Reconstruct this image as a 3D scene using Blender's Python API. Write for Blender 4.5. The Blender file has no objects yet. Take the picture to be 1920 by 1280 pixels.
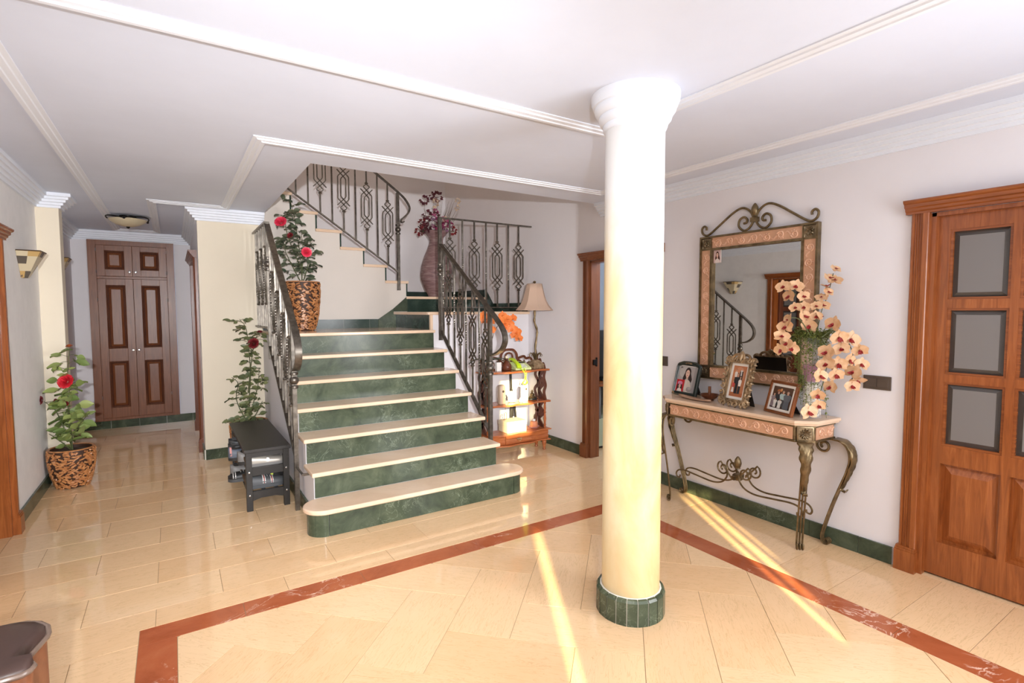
import bpy, math, random
from mathutils import Vector as V, Matrix
random.seed(7)
SC = bpy.context.scene
COL = SC.collection
PI = math.pi
R = math.radians

# ------------------------------------------------------------------ camera, light, exposure
cam = bpy.data.cameras.new('camera'); CAM = bpy.data.objects.new('camera', cam); COL.objects.link(CAM)
cam.sensor_fit = 'HORIZONTAL'; cam.sensor_width = 36.0; cam.lens = 36.0*981.11/1920
cam.clip_start = 0.02
yaw, pit, rol = R(32.908), R(-3.4328), R(-0.1985)
f_ = V((math.sin(yaw)*math.cos(pit), math.cos(yaw)*math.cos(pit), math.sin(pit)))
r_ = V((math.cos(yaw), -math.sin(yaw), 0)); u_ = r_.cross(f_)
r2 = math.cos(rol)*r_+math.sin(rol)*u_; u2 = -math.sin(rol)*r_+math.cos(rol)*u_
CAM.matrix_world = Matrix(((r2.x, u2.x, -f_.x, 0), (r2.y, u2.y, -f_.y, 0), (r2.z, u2.z, -f_.z, 1.5), (0, 0, 0, 1)))
SC.camera = CAM
w = bpy.data.worlds.new('sky'); SC.world = w; w.use_nodes = True
w.node_tree.nodes['Background'].inputs[0].default_value = (.62, .74, 1, 1)
w.node_tree.nodes['Background'].inputs[1].default_value = 1.0
SC.view_settings.view_transform = 'Standard'; SC.view_settings.look = 'None'
SC.view_settings.gamma = 1; SC.view_settings.use_curve_mapping = False
SC.view_settings.exposure = 0.20

def lamp(name, kind, loc, energy, color, to=None, **kw):
    d = bpy.data.lights.new(name, kind); d.energy = energy; d.color = color
    for k, v in kw.items(): setattr(d, k, v)
    o = bpy.data.objects.new(name, d); COL.objects.link(o); o.location = loc
    if to is not None:
        o.rotation_euler = (V(to)-V(loc)).to_track_quat('-Z', 'Y').to_euler()
    return o
SUN_AZ, SUN_EL = R(29), R(13)
sd = V((math.sin(SUN_AZ)*math.cos(SUN_EL), math.cos(SUN_AZ)*math.cos(SUN_EL), -math.sin(SUN_EL)))
lamp('low_sun', 'SUN', (-6, -10, 4), 23, (1, .80, .40), to=tuple(V((-6, -10, 4))+sd), angle=R(.7))
lamp('front_window_daylight', 'AREA', (2.35, -1.15, 1.3), 58, (.92, .95, 1), to=(1.15, 4, 1.6), shape='RECTANGLE', size=1.4, size_y=1.7)
lamp('left_wall_fill', 'AREA', (3.3, -1.1, 1.35), 26, (.97, .97, 1), to=(-.9, 5.2, 1.3), shape='RECTANGLE', size=.8, size_y=1.5, spread=R(75))  # added area light to brighten the left wall, no known window behind it
lamp('near_floor_fill', 'AREA', (.5, -.2, 2.50), 40, (1, .97, .95), to=(.5, -.199, 0), shape='RECTANGLE', size=2.2, size_y=1.4)  # added overhead fill for the near floor, no fixture in the ceiling there
lamp('camera_flash', 'SPOT', (-.10, -.55, 1.645), 740, (.98, .98, 1), to=(1.75, 7.0, 1.1), shadow_soft_size=.03, spot_size=R(74), spot_blend=1.0)
lamp('hall_fill', 'POINT', (-.90, 6.50, 1.25), 4, (1, .93, .85), shadow_soft_size=.05)  # added fill, kept out of view behind the pillar to brighten the hall
lamp('stair_fill', 'AREA', (2.0, 4.25, 3.6), 2, (1, .95, .92), to=(1.9, 5.2, .8), shape='RECTANGLE', size=1.4, size_y=.7)  # added fill above the ceiling slab, unseen, to brighten the stairs
lamp('upstairs_light', 'AREA', (1.9, 6.6, 4.9), 7, (1, .66, .38), to=(2.0, 6.2, 2), shape='RECTANGLE', size=1.2, size_y=1.2)

# ------------------------------------------------------------------ materials
MATS = {}
def _mat(name):
    m = bpy.data.materials.new(name); m.use_nodes = True; MATS[name] = m
    nt = m.node_tree; b = nt.nodes['Principled BSDF']
    return m, nt, b
def simple(name, c, rough=.5, metal=0, **kw):
    m, nt, b = _mat(name)
    b.inputs['Base Color'].default_value = (*c, 1); b.inputs['Roughness'].default_value = rough; b.inputs['Metallic'].default_value = metal
    for k, v in kw.items(): b.inputs[k.replace('_', ' ')].default_value = v
    return m
def coords(nt, scale=(1, 1, 1), rot=(0, 0, 0), src='world'):
    if src == 'world': o = nt.nodes.new('ShaderNodeNewGeometry').outputs['Position']
    else: o = nt.nodes.new('ShaderNodeTexCoord').outputs['Object']
    mp = nt.nodes.new('ShaderNodeMapping'); mp.vector_type = 'POINT'
    mp.inputs['Scale'].default_value = scale; mp.inputs['Rotation'].default_value = rot
    if rot != (0, 0, 0):
        m1 = nt.nodes.new('ShaderNodeMapping'); m1.inputs['Rotation'].default_value = rot
        nt.links.new(o, m1.inputs[0]); o = m1.outputs[0]; mp.inputs['Rotation'].default_value = (0, 0, 0)
    nt.links.new(o, mp.inputs[0]); return mp.outputs[0]
def noise(nt, vec, scale=5, detail=6, rough=.6, dist=0):
    n = nt.nodes.new('ShaderNodeTexNoise'); n.inputs['Scale'].default_value = scale; n.inputs['Detail'].default_value = detail
    n.inputs['Roughness'].default_value = rough; n.inputs['Distortion'].default_value = dist
    nt.links.new(vec, n.inputs['Vector']); return n.outputs['Fac']
def ramp(nt, fac, stops):
    r = nt.nodes.new('ShaderNodeValToRGB'); e = r.color_ramp.elements
    while len(e) < len(stops): e.new(.5)
    for i, (p, c) in enumerate(stops):
        e[i].position = p; e[i].color = (*c, 1) if len(c) == 3 else c
    nt.links.new(fac, r.inputs[0]); return r.outputs[0]
def mix(nt, fac, a, b, mode='MIX'):
    n = nt.nodes.new('ShaderNodeMix'); n.data_type = 'RGBA'; n.blend_type = mode
    if isinstance(fac, (int, float)): n.inputs[0].default_value = fac
    else: nt.links.new(fac, n.inputs[0])
    for k, x in ((6, a), (7, b)):
        if isinstance(x, tuple): n.inputs[k].default_value = (*x, 1)
        else: nt.links.new(x, n.inputs[k])
    return n.outputs[2]
def bump(nt, b, h, strength=.1, dist=.01):
    n = nt.nodes.new('ShaderNodeBump'); n.inputs['Strength'].default_value = strength; n.inputs['Distance'].default_value = dist
    nt.links.new(h, n.inputs['Height']); nt.links.new(n.outputs[0], b.inputs['Normal'])
def rnd(nt):
    return nt.nodes.new('ShaderNodeObjectInfo').outputs['Random']
def noisy(name, stops, scale=5, detail=6, rough=.5, metal=0, stretch=(1, 1, 1), rot=(0, 0, 0), src='world', bmp=0, dist=0, bd=.01, **kw):
    m, nt, b = _mat(name)
    v = coords(nt, stretch, rot, src); f = noise(nt, v, scale, detail, .6, dist)
    nt.links.new(ramp(nt, f, stops), b.inputs['Base Color'])
    b.inputs['Roughness'].default_value = rough; b.inputs['Metallic'].default_value = metal
    for k, x in kw.items(): b.inputs[k.replace('_', ' ')].default_value = x
    if bmp: bump(nt, b, f, bmp, bd)
    return m
def tile_mat(name, rot):
    m, nt, b = _mat(name)
    base = mix(nt, rnd(nt), (.77, .50, .27), (.83, .585, .345))
    v = coords(nt, (1, 1, 1), (0, 0, rot))
    cloud = noise(nt, v, 3.5, 5)
    base = mix(nt, ramp(nt, cloud, [(.35, (0, 0, 0)), (.75, (.5, .5, .5))]), base, (.85, .60, .36))
    v2 = coords(nt, (1.6, 12, 1), (0, 0, rot)); f = noise(nt, v2, 3.2, 4, .55, 1.6)
    vein = ramp(nt, f, [(.478, (0, 0, 0)), (.5, (.34, .34, .34)), (.522, (0, 0, 0))])
    c = mix(nt, vein, base, (.42, .25, .10))
    v3 = coords(nt, (3, 9, 1), (0, 0, rot)); sp = noise(nt, v3, 9, 2)
    c = mix(nt, ramp(nt, sp, [(.70, (0, 0, 0)), (.76, (.4, .4, .4))]), c, (.52, .29, .13))
    nt.links.new(c, b.inputs['Base Color']); b.inputs['Roughness'].default_value = .055; b.inputs['IOR'].default_value = 1.5
    return m
def marble(name, stops, vein, vcol, scale=4, rough=.12, vs=2.2, vw=.02, amt=.8):
    m, nt, b = _mat(name)
    v = coords(nt); f = noise(nt, v, scale, 8, .65, .6); base = ramp(nt, f, stops)
    base = mix(nt, ramp(nt, rnd(nt), [(0, (0, 0, 0)), (1, (.35, .35, .35))]), base, stops[0][1])
    f2 = noise(nt, v, vs, 6, .6, 2.0)
    ve = ramp(nt, f2, [(.5-vw, (0, 0, 0)), (.5, (amt,)*3), (.5+vw, (0, 0, 0))])
    f3 = noise(nt, v, 3.0, 2); ve2 = mix(nt, 1.0, ve, ramp(nt, f3, [(.52, (0, 0, 0)), (.62, (1, 1, 1))]), 'MULTIPLY')
    c = mix(nt, ve2, base, vcol)
    nt.links.new(c, b.inputs['Base Color']); b.inputs['Roughness'].default_value = rough; b.inputs['IOR'].default_value = 1.32
    return m
def wood(name, c1, c2, c3, stretch, rough=.32, scale=3, bmp=.04):
    m, nt, b = _mat(name)
    v = coords(nt, stretch); f = noise(nt, v, scale, 6, .62, 1.2)
    c = ramp(nt, f, [(.28, c1), (.5, c2), (.72, c3)])
    v2 = coords(nt, (1.3, 1.3, .9)); f2 = noise(nt, v2, 2.5, 3)
    c = mix(nt, ramp(nt, f2, [(.35, (0, 0, 0)), (.75, (.55, .55, .55))]), c, c1)
    nt.links.new(c, b.inputs['Base Color']); b.inputs['Roughness'].default_value = rough
    if bmp: bump(nt, b, f, bmp, .004)
    return m

def paint(name, c, rough=.6, var=.03, bmp=.03, sc=2.5):
    c2 = tuple(x*(1-var) for x in c)
    return noisy(name, [(.35, c2), (.65, c)], sc, 6, rough, bmp=bmp, bd=.004)
paint('wall_paint', (.785, .765, .79)); paint('cream_paint', (.80, .715, .56)); paint('ceiling_paint', (.71, .765, .89), var=.05, sc=1.6)
paint('stair_wall_paint', (.70, .64, .575)); paint('trim_paint', (.80, .835, .90), .45, .01)
paint('back_paint', (.84, .82, .84)); paint('side_paint', (.83, .81, .79), var=.06, bmp=.10, sc=9)
tile_mat('tile_long', 0.0); tile_mat('tile_u', -PI/4); tile_mat('tile_v', PI/4)
simple('grout', (.36, .24, .13), .8); simple('white_grout', (.72, .70, .62), .8)
marble('red_marble', [(.3, (.31, .075, .028)), (.5, (.42, .115, .045)), (.75, (.50, .17, .075))], 1, (.85, .60, .46), 3.5, .10, 3.4, .022, .9)
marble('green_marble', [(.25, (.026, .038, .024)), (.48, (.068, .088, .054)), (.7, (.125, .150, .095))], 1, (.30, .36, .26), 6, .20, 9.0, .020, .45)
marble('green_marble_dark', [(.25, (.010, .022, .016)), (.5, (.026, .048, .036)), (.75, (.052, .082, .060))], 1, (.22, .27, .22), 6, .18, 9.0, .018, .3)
marble('cream_marble', [(.3, (.74, .53, .37)), (.5, (.80, .60, .43)), (.75, (.84, .66, .50))], 1, (.62, .45, .33), 3, .11, 2.5, .010, .3)
wood('door_wood', (.19, .050, .012), (.30, .085, .020), (.42, .135, .034), (14, 14, .9), .26)
wood('door_wood_h', (.17, .045, .011), (.265, .074, .018), (.37, .115, .030), (.9, .9, 14), .26)
wood('wardrobe_wood', (.145, .042, .013), (.21, .066, .020), (.28, .100, .034), (14, 14, .9), .34)
wood('wardrobe_moulding_wood', (.085, .027, .013), (.13, .043, .020), (.18, .066, .031), (14, 14, .9), .34); wood('dark_casing_wood', (.135, .042, .022), (.19, .062, .030), (.25, .088, .043), (14, 14, .9), .3)
wood('mid_wood', (.16, .052, .020), (.235, .080, .030), (.31, .115, .045), (14, 14, .9), .28); wood('cherry_wood', (.30, .080, .026), (.48, .145, .046), (.62, .22, .080), (1.2, 9, 9), .2)
wood('cherry_wood_dark', (.085, .024, .012), (.13, .040, .018), (.20, .065, .028), (9, 9, 1.2), .28)
noisy('pewter', [(.35, (.10, .088, .074)), (.65, (.19, .168, .14))], 22, 4, .36, .85, bmp=.18, bd=.004)
noisy('bronze_iron', [(.35, (.13, .092, .047)), (.65, (.26, .19, .10))], 18, 5, .38, .8, bmp=.2, bd=.004)
noisy('antique_gold', [(.30, (.14, .085, .04)), (.5, (.38, .27, .155)), (.75, (.62, .47, .30))], 26, 5, .38, .55, bmp=.35, bd=.006)
noisy('copper_panel', [(.3, (.60, .32, .185)), (.7, (.70, .41, .26))], 6, 4, .42, .15)
noisy('copper_relief', [(.3, (.70, .40, .25)), (.7, (.82, .52, .36))], 6, 4, .34, .15); noisy('bronze_highlit', [(.35, (.17, .125, .07)), (.65, (.33, .25, .15))], 18, 5, .32, .8, bmp=.2, bd=.004); simple('mirror_glass', (.60, .58, .55), .015, 1.0)  # rosette bronze is a paler copy of the iron, highlights put into the colour
simple('black_ash', (.020, .018, .016), .38); noisy('black_wood', [(.3, (.010, .009, .008)), (.7, (.020, .018, .016))], 30, 4, .42, stretch=(1, 1, 8))
simple('black_metal', (.015, .014, .013), .35, .6); simple('chrome', (.75, .75, .75), .2, 1.0); simple('brass', (.72, .55, .28), .28, 1.0)
simple('white_plastic', (.82, .80, .76), .35); simple('beige_plastic', (.56, .43, .31), .35); simple('dark_brown_plastic', (.085, .062, .048), .3)
noisy('chip_wood', [(.2, (.20, .065, .02)), (.5, (.46, .19, .065)), (.8, (.66, .34, .14))], 34, 3, .34, src='world')
simple('chip_core', (.045, .017, .007), .6)
noisy('soil', [(.3, (.035, .022, .014)), (.7, (.11, .075, .05))], 60, 4, .95, bmp=.6)
simple('stem_green', (.085, .10, .035), .6); simple('twig_brown', (.13, .08, .045), .7)
def leafmat(name, a, bb):
    m, nt, b = _mat(name)
    nt.links.new(mix(nt, rnd(nt), a, bb), b.inputs['Base Color']); b.inputs['Roughness'].default_value = .42
    return m
leafmat('leaf_light', (.13, .20, .05), (.34, .39, .12)); leafmat('leaf_mid', (.075, .105, .045), (.22, .24, .095)); leafmat('leaf_dark', (.055, .080, .048), (.15, .17, .10))
noisy('rose_red', [(.35, (.52, .012, .022)), (.65, (.80, .035, .055))], 40, 2, .5); noisy('rose_dark', [(.35, (.14, .010, .014)), (.65, (.25, .02, .024))], 40, 2, .55)
noisy('rose_pink', [(.35, (.75, .025, .075)), (.65, (.86, .07, .13))], 40, 2, .5); simple('bud_orange', (.45, .11, .03), .5)
noisy('orchid_petal', [(.3, (.60, .33, .16)), (.7, (.76, .50, .29))], 30, 3, .5); simple('orchid_lip', (.30, .022, .020), .45)
noisy('orange_petal', [(.3, (.78, .17, .03)), (.7, (.88, .27, .06))], 30, 3, .5)
noisy('moss_green', [(.3, (.085, .11, .02)), (.7, (.20, .24, .055))], 40, 3, .7)
noisy('vase_glaze', [(.25, (.15, .085, .085)), (.5, (.28, .165, .165)), (.78, (.48, .37, .33))], 7, 7, .42, stretch=(1, 1, 7), bmp=.5, bd=.006, dist=.5)
simple('leather_dark', (.055, .030, .024), .34); noisy('leather_brown', [(.3, (.13, .042, .018)), (.7, (.22, .078, .033))], 20, 4, .38, bmp=.1); simple('piping', (.16, .11, .085), .25)
simple('lamp_shade', (.55, .385, .285), .8); simple('amber_glass', (.50, .33, .13), .3); simple('cream_glass', (.58, .50, .34), .32); simple('dark_glass_tile', (.10, .085, .07), .25); simple('lead_came', (.10, .06, .035), .4, .5)
simple('pale_green_paint', (.52, .58, .40), .5); simple('pale_blue_paint', (.60, .66, .72), .6); simple('shop_dark', (.02, .018, .017), .5)
simple('neon_green', (.62, .86, .02), .35); simple('neon_cream', (.80, .86, .40), .4); simple('brown_glass', (.13, .035, .016), .08)
simple('terracotta_wax', (.72, .27, .13), .5); simple('white_ceramic', (.86, .84, .80), .2); simple('box_cream', (.82, .72, .50), .5); simple('silver_foil', (.6, .58, .55), .25, .9)
simple('shoe_grey', (.20, .19, .18), .45); simple('shoe_silver', (.42, .39, .34), .32, .4); simple('shoe_black', (.018, .018, .018), .45); simple('shoe_dark', (.075, .08, .085), .5); simple('shoe_blue', (.10, .12, .155), .5); simple('sole_white', (.6, .58, .55), .5); simple('sole_tan', (.45, .33, .22), .5); simple('lime_strap', (.60, .70, .03), .4); simple('stripe_white', (.8, .78, .74), .5); simple('stripe_red', (.45, .05, .03), .5); simple('shoe_pinkish', (.62, .30, .28), .5)
simple('frame_green', (.020, .030, .026), .28); simple('frame_brown', (.24, .075, .022), .22); simple('mat_white', (.84, .80, .74), .6); simple('copper_bowl', (.20, .075, .038), .28, .55); simple('leaf_tray', (.50, .30, .19), .45)
simple('pebble_white', (.82, .77, .70), .5); simple('gel_purple', (.42, .13, .24), .2, Alpha=1.0); simple('flower_white', (.80, .76, .72), .6); simple('flower_magenta', (.45, .075, .19), .55); simple('flower_mauve', (.42, .22, .36), .6); simple('flower_plum', (.13, .03, .042), .5); simple('flower_cream', (.70, .54, .38), .6)
def glass(name, c, rough=0.0, tr=1.0, ior=1.45):
    m, nt, b = _mat(name); b.inputs['Base Color'].default_value = (*c, 1); b.inputs['Roughness'].default_value = rough
    b.inputs['Transmission Weight'].default_value = tr; b.inputs['IOR'].default_value = ior
    return m
simple('clear_glass', (.93, .95, .94), .03, Alpha=.10); glass('frosted_glass', (.27, .255, .245), .34, .3, 1.35); glass('bevel_glass', (.10, .085, .075), .04, .4)
def vcol(name, rough=.3):
    m, nt, b = _mat(name); a = nt.nodes.new('ShaderNodeVertexColor'); a.layer_name = 'ink'
    nt.links.new(a.outputs[0], b.inputs['Base Color']); b.inputs['Roughness'].default_value = rough; return m
vcol('photo_ink', .25)

# ------------------------------------------------------------------ mesh builder
def basis(t, ref=None):
    t = t.normalized(); ref = ref or (V((0, 0, 1)) if abs(t.z) < .9 else V((1, 0, 0)))
    a = t.cross(ref)
    if a.length < 1e-6: a = t.cross(V((0, 1, 0)))
    a.normalize(); return a, t.cross(a).normalized()
class M:
    def __init__(s): s.v = []; s.f = []; s.c = []
    def add(s, vs, fs, col=None):
        n = len(s.v); s.v += [tuple(x) for x in vs]; s.f += [tuple(i+n for i in f) for f in fs]; s.c += [col]*len(fs); return s
    def box(s, x0, x1, y0, y1, z0, z1):
        return s.add([(x0, y0, z0), (x1, y0, z0), (x1, y1, z0), (x0, y1, z0), (x0, y0, z1), (x1, y0, z1), (x1, y1, z1), (x0, y1, z1)],
                     [(0, 3, 2, 1), (4, 5, 6, 7), (0, 1, 5, 4), (1, 2, 6, 5), (2, 3, 7, 6), (3, 0, 4, 7)])
    def obb(s, c, a, b, d):
        c, a, b, d = V(c), V(a), V(b), V(d)
        if a.cross(b).dot(d) < 0: a = -a
        vs = [c+i*a+j*b+k*d for k in (-1, 1) for (i, j) in ((-1, -1), (1, -1), (1, 1), (-1, 1))]
        return s.add(vs, [(0, 3, 2, 1), (4, 5, 6, 7), (0, 1, 5, 4), (1, 2, 6, 5), (2, 3, 7, 6), (3, 0, 4, 7)])
    def prism(s, pts, vec, col=None):
        pts = [V(p) for p in pts]; vec = V(vec); n = len(pts)
        nn = V((0, 0, 0))
        for i in range(n): nn += (pts[i]-pts[0]).cross(pts[(i+1) % n]-pts[0])
        if nn.dot(vec) < 0: pts.reverse()
        return s.add(pts+[p+vec for p in pts], [tuple(reversed(range(n))), tuple(range(n, 2*n))]+[(i, (i+1) % n, n+(i+1) % n, n+i) for i in range(n)], col)
    def chamf(s, pts, z0, z1, c):
        """flat tile: polygon (ccw, xy) with a small chamfer round the top"""
        n = len(pts); P = [V((p[0], p[1])) for p in pts]
        ins = []
        for i in range(n):
            a, b, d = P[i-1], P[i], P[(i+1) % n]
            e1 = (b-a).normalized(); e2 = (d-b).normalized(); n1 = V((-e1.y, e1.x)); n2 = V((-e2.y, e2.x))
            k = n1+n2; k = k/max(.3, k.dot(n1)); ins.append(b+k*c)
        vs = [(p.x, p.y, z0) for p in P]+[(p.x, p.y, z1-c) for p in P]+[(p.x, p.y, z1) for p in ins]
        fs = [tuple(range(2*n, 3*n))]
        for i in range(n):
            j = (i+1) % n; fs += [(i, j, n+j, n+i), (n+i, n+j, 2*n+j, 2*n+i)]
        return s.add(vs, fs)
    def tube(s, path, r, n=8, closed=False, cap=True, ref=None):
        P = [V(p) for p in path]; m = len(P); rs = r if isinstance(r, (list, tuple)) else [r]*m
        vs = []; pa = None
        for i in range(m):
            t = (P[(i+1) % m]-P[i-1]) if (closed or 0 < i < m-1) else (P[1]-P[0] if i == 0 else P[-1]-P[-2])
            if t.length < 1e-9: t = V((0, 0, 1))
            t.normalize()
            if pa is None: a, b = basis(t, ref)
            else:
                a = pa-t*pa.dot(t)
                if a.length < 1e-6: a, b = basis(t, ref)
                a.normalize(); b = t.cross(a)
            pa = a
            vs += [P[i]+rs[i]*(math.cos(2*PI*k/n)*a+math.sin(2*PI*k/n)*b) for k in range(n)]
        fs = []
        for i in range(m if closed else m-1):
            o, q = i*n, ((i+1) % m)*n
            fs += [(o+k, o+(k+1) % n, q+(k+1) % n, q+k) for k in range(n)]
        if cap and not closed: fs += [tuple(reversed(range(n))), tuple(range((m-1)*n, m*n))]
        return s.add(vs, fs)
    def strap(s, path, nrm, w, h, closed=False):
        """flat bar swept along path: half width w along nrm, half thickness h across"""
        P = [V(p) for p in path]; m = len(P); nrm = V(nrm).normalized(); vs = []
        ws = w if isinstance(w, (list, tuple)) else [w]*m
        for i in range(m):
            t = (P[(i+1) % m]-P[i-1]) if (closed or 0 < i < m-1) else (P[1]-P[0] if i == 0 else P[-1]-P[-2])
            b = t.normalized().cross(nrm).normalized()
            vs += [P[i]+nrm*ws[i]+b*h, P[i]-nrm*ws[i]+b*h, P[i]-nrm*ws[i]-b*h, P[i]+nrm*ws[i]-b*h]
        fs = []
        for i in range(m if closed else m-1):
            o, q = 4*i, 4*((i+1) % m)
            fs += [(o+k, q+k, q+(k+1) % 4, o+(k+1) % 4) for k in range(4)]
        if not closed: fs += [(0, 1, 2, 3), (4*m-1, 4*m-2, 4*m-3, 4*m-4)]
        return s.add(vs, fs)
    def twist(s, p, z0, z1, h, turns, t0=.3, t1=.7, n=40):
        P = V(p); vs = []
        zs = [z0, z0+(z1-z0)*t0]+[z0+(z1-z0)*(t0+(t1-t0)*k/n) for k in range(1, n)]+[z0+(z1-z0)*t1, z1]
        for z in zs:
            u = min(1, max(0, ((z-z0)/(z1-z0)-t0)/(t1-t0))); a = PI/4+turns*2*PI*u
            vs += [(P.x+h*1.414*math.cos(a+k*PI/2), P.y+h*1.414*math.sin(a+k*PI/2), z) for k in range(4)]
        fs = []
        for i in range(len(zs)-1): fs += [(4*i+k, 4*i+(k+1) % 4, 4*i+4+(k+1) % 4, 4*i+4+k) for k in range(4)]
        return s.add(vs, fs+[(3, 2, 1, 0), tuple(4*len(zs)-4+k for k in range(4))])
    def lathe(s, prof, c, n=24, axis=(0, 0, 1), arc=None, cap=True, mod=None):
        c = V(c); ax = V(axis).normalized()
        a, b = (V((1, 0, 0)), V((0, 1, 0))) if abs(ax.z) > .99 else basis(ax)
        vs = []; full = arc is None; a0, a1 = arc or (0, 2*PI); m = n if full else n+1
        for (r, z) in prof:
            for k in range(m):
                t = a0+(a1-a0)*k/n; rr = r*(mod(t, z) if mod else 1)
                vs.append(c+ax*z+rr*(math.cos(t)*a+math.sin(t)*b))
        fs = []
        for i in range(len(prof)-1):
            for k in range(n):
                j = (k+1) % m; fs.append((i*m+k, i*m+j, (i+1)*m+j, (i+1)*m+k))
        if cap and full:
            if prof[0][0] > 1e-5: fs.append(tuple(reversed(range(m))))
            if prof[-1][0] > 1e-5: fs.append(tuple(range((len(prof)-1)*m, len(prof)*m)))
        return s.add(vs, fs)
    def ball(s, c, r, n=12, m=8):
        if not isinstance(r, (list, tuple)): r = (r, r, r)
        vs = [(c[0], c[1], c[2]-r[2])]
        for i in range(1, m):
            ph = -PI/2+PI*i/m
            vs += [(c[0]+r[0]*math.cos(ph)*math.cos(2*PI*k/n), c[1]+r[1]*math.cos(ph)*math.sin(2*PI*k/n), c[2]+r[2]*math.sin(ph)) for k in range(n)]
        vs.append((c[0], c[1], c[2]+r[2])); fs = []
        for k in range(n): fs.append((0, 1+(k+1) % n, 1+k))
        for i in range(m-2):
            for k in range(n): fs.append((1+i*n+k, 1+i*n+(k+1) % n, 1+(i+1)*n+(k+1) % n, 1+(i+1)*n+k))
        l = len(vs)-1
        for k in range(n): fs.append((l, 1+(m-2)*n+k, 1+(m-2)*n+(k+1) % n))
        return s.add(vs, fs)
    def poly(s, pts, col=None): return s.add(pts, [tuple(range(len(pts)))], col)
    def loft(s, secs, closed=True, cap=True):
        n = len(secs[0]); vs = [p for q in secs for p in q]; fs = []
        for i in range(len(secs)-1):
            for k in range(n if closed else n-1):
                j = (k+1) % n; fs.append((i*n+k, i*n+j, (i+1)*n+j, (i+1)*n+k))
        if cap: fs += [tuple(reversed(range(n))), tuple(range((len(secs)-1)*n, len(secs)*n))]
        return s.add(vs, fs)
    def build(s, name, mat, parent=None, smooth=True, ang=38, bevel=0, local=False, kind=None):
        me = bpy.data.meshes.new(name)
        vs = s.v
        if parent is not None and not local:
            off = wloc(parent); vs = [(x-off.x, y-off.y, z-off.z) for x, y, z in s.v]
        me.from_pydata(vs, [], s.f)
        if smooth:
            me.shade_smooth(); me.set_sharp_from_angle(angle=R(ang))
        if any(c is not None for c in s.c):
            ca = me.color_attributes.new('ink', 'FLOAT_COLOR', 'CORNER'); li = 0
            for f, c in zip(s.f, s.c):
                for _ in f: ca.data[li].color = (*(c or (.5, .5, .5)), 1); li += 1
        me.materials.append(MATS[mat]); me.update()
        return link(name, me, parent, bevel, kind)
def wloc(o):
    l = V((0, 0, 0))
    while o is not None: l += o.location; o = o.parent
    return l
def link(name, me, parent=None, bevel=0, kind=None):
    o = bpy.data.objects.new(name, me); COL.objects.link(o)
    if parent is not None: o.parent = parent
    if bevel:
        md = o.modifiers.new('edge', 'BEVEL'); md.width = bevel; md.segments = 2; md.limit_method = 'ANGLE'; md.angle_limit = R(50)
    if kind: o['kind'] = kind
    return o
def thing(name, label, cat, loc=(0, 0, 0), rz=0, group=None):
    o = bpy.data.objects.new(name, None); COL.objects.link(o); o.location = loc; o.rotation_euler = (0, 0, rz)
    o.empty_display_size = .1; return tag(o, label, cat, group)
def tag(o, label, cat, group=None):
    o['label'] = label; o['category'] = cat
    if group: o['group'] = group
    return o
def struct(o): o['kind'] = 'structure'; return o
def dup(o, parent=None):
    c = o.copy(); COL.objects.link(c); c.parent = parent
    for ch in list(o.children): dup(ch, c)
    return c
def bez(pts, n=8, closed=False):
    """Catmull-Rom through pts"""
    P = [V(p) for p in pts]; out = []; m = len(P)
    for i in range(m if closed else m-1):
        p1, p2 = P[i], P[(i+1) % m]
        p0 = P[i-1] if (i > 0 or closed) else p1*2-p2
        p3 = P[(i+2) % m] if (closed or i+2 < m) else p2*2-p1
        for k in range(n):
            t = k/n
            out.append(.5*((2*p1)+(p2-p0)*t+(2*p0-5*p1+4*p2-p3)*t*t+(3*p1-p0-3*p2+p3)*t**3))
    if not closed: out.append(P[-1])
    return out
def spiral(c, r0, r1, a0, a1, n=20):
    return [(c[0]+(r0+(r1-r0)*k/n)*math.cos(a0+(a1-a0)*k/n), c[1]+(r0+(r1-r0)*k/n)*math.sin(a0+(a1-a0)*k/n)) for k in range(n+1)]
def cells(a0, a1, b0, b1, holes):
    """rectangle minus rectangular holes, as rectangles"""
    A = sorted({a0, a1, *[h[0] for h in holes], *[h[1] for h in holes]}); B = sorted({b0, b1, *[h[2] for h in holes], *[h[3] for h in holes]})
    A = [x for x in A if a0 <= x <= a1]; B = [x for x in B if b0 <= x <= b1]; out = []
    for i in range(len(A)-1):
        run = None
        for j in range(len(B)-1):
            ca, cb = (A[i]+A[i+1])/2, (B[j]+B[j+1])/2
            solid = not any(h[0] < ca < h[1] and h[2] < cb < h[3] for h in holes)
            if solid: run = (run[0] if run else B[j], B[j+1])
            if run and (not solid or j == len(B)-2): out.append((A[i], A[i+1], *run)); run = None
    return out
# ------------------------------------------------------------------ setting
def wall(name, axis, p0, p1, a0, a1, z0, z1, holes=(), mat='wall_paint'):
    m = M()
    for (c0, c1, d0, d1) in cells(a0, a1, z0, z1, holes):
        if axis == 'x': m.box(p0, p1, c0, c1, d0, d1)
        else: m.box(c0, c1, p0, p1, d0, d1)
    return struct(m.build(name, mat, smooth=False))
XR, XL, ZC = 3.505, -.955, 2.51
wall('wall_right', 'x', XR, 3.62, -1.4, 7.35, 0, 5, [(.49, 1.18, 0, 2.02), (3.15, 3.975, 0, 1.985)])
wall('wall_left', 'x', -1.10, XL, -1.4, 6.15, 0, 2.6, [(3.90, 4.70, 0, 1.975)], 'side_paint')
wall('wall_pillar', 'y', 5.99, 6.15, XL, -.80, 0, ZC, mat='cream_paint')
wall('wall_hall_left', 'x', -1.13, -1.03, 6.15, 8.5, 0, 2.6)
wall('wall_back', 'y', 8.40, 8.5, -1.03, .35, 0, 2.6, [(-.87, .04, .10, 2.40)])
wall('wall_hall_right', 'x', .23, .33, 6.12, 8.40, 0, 2.6, [(6.50, 7.62, 0, 2.06)])
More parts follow.
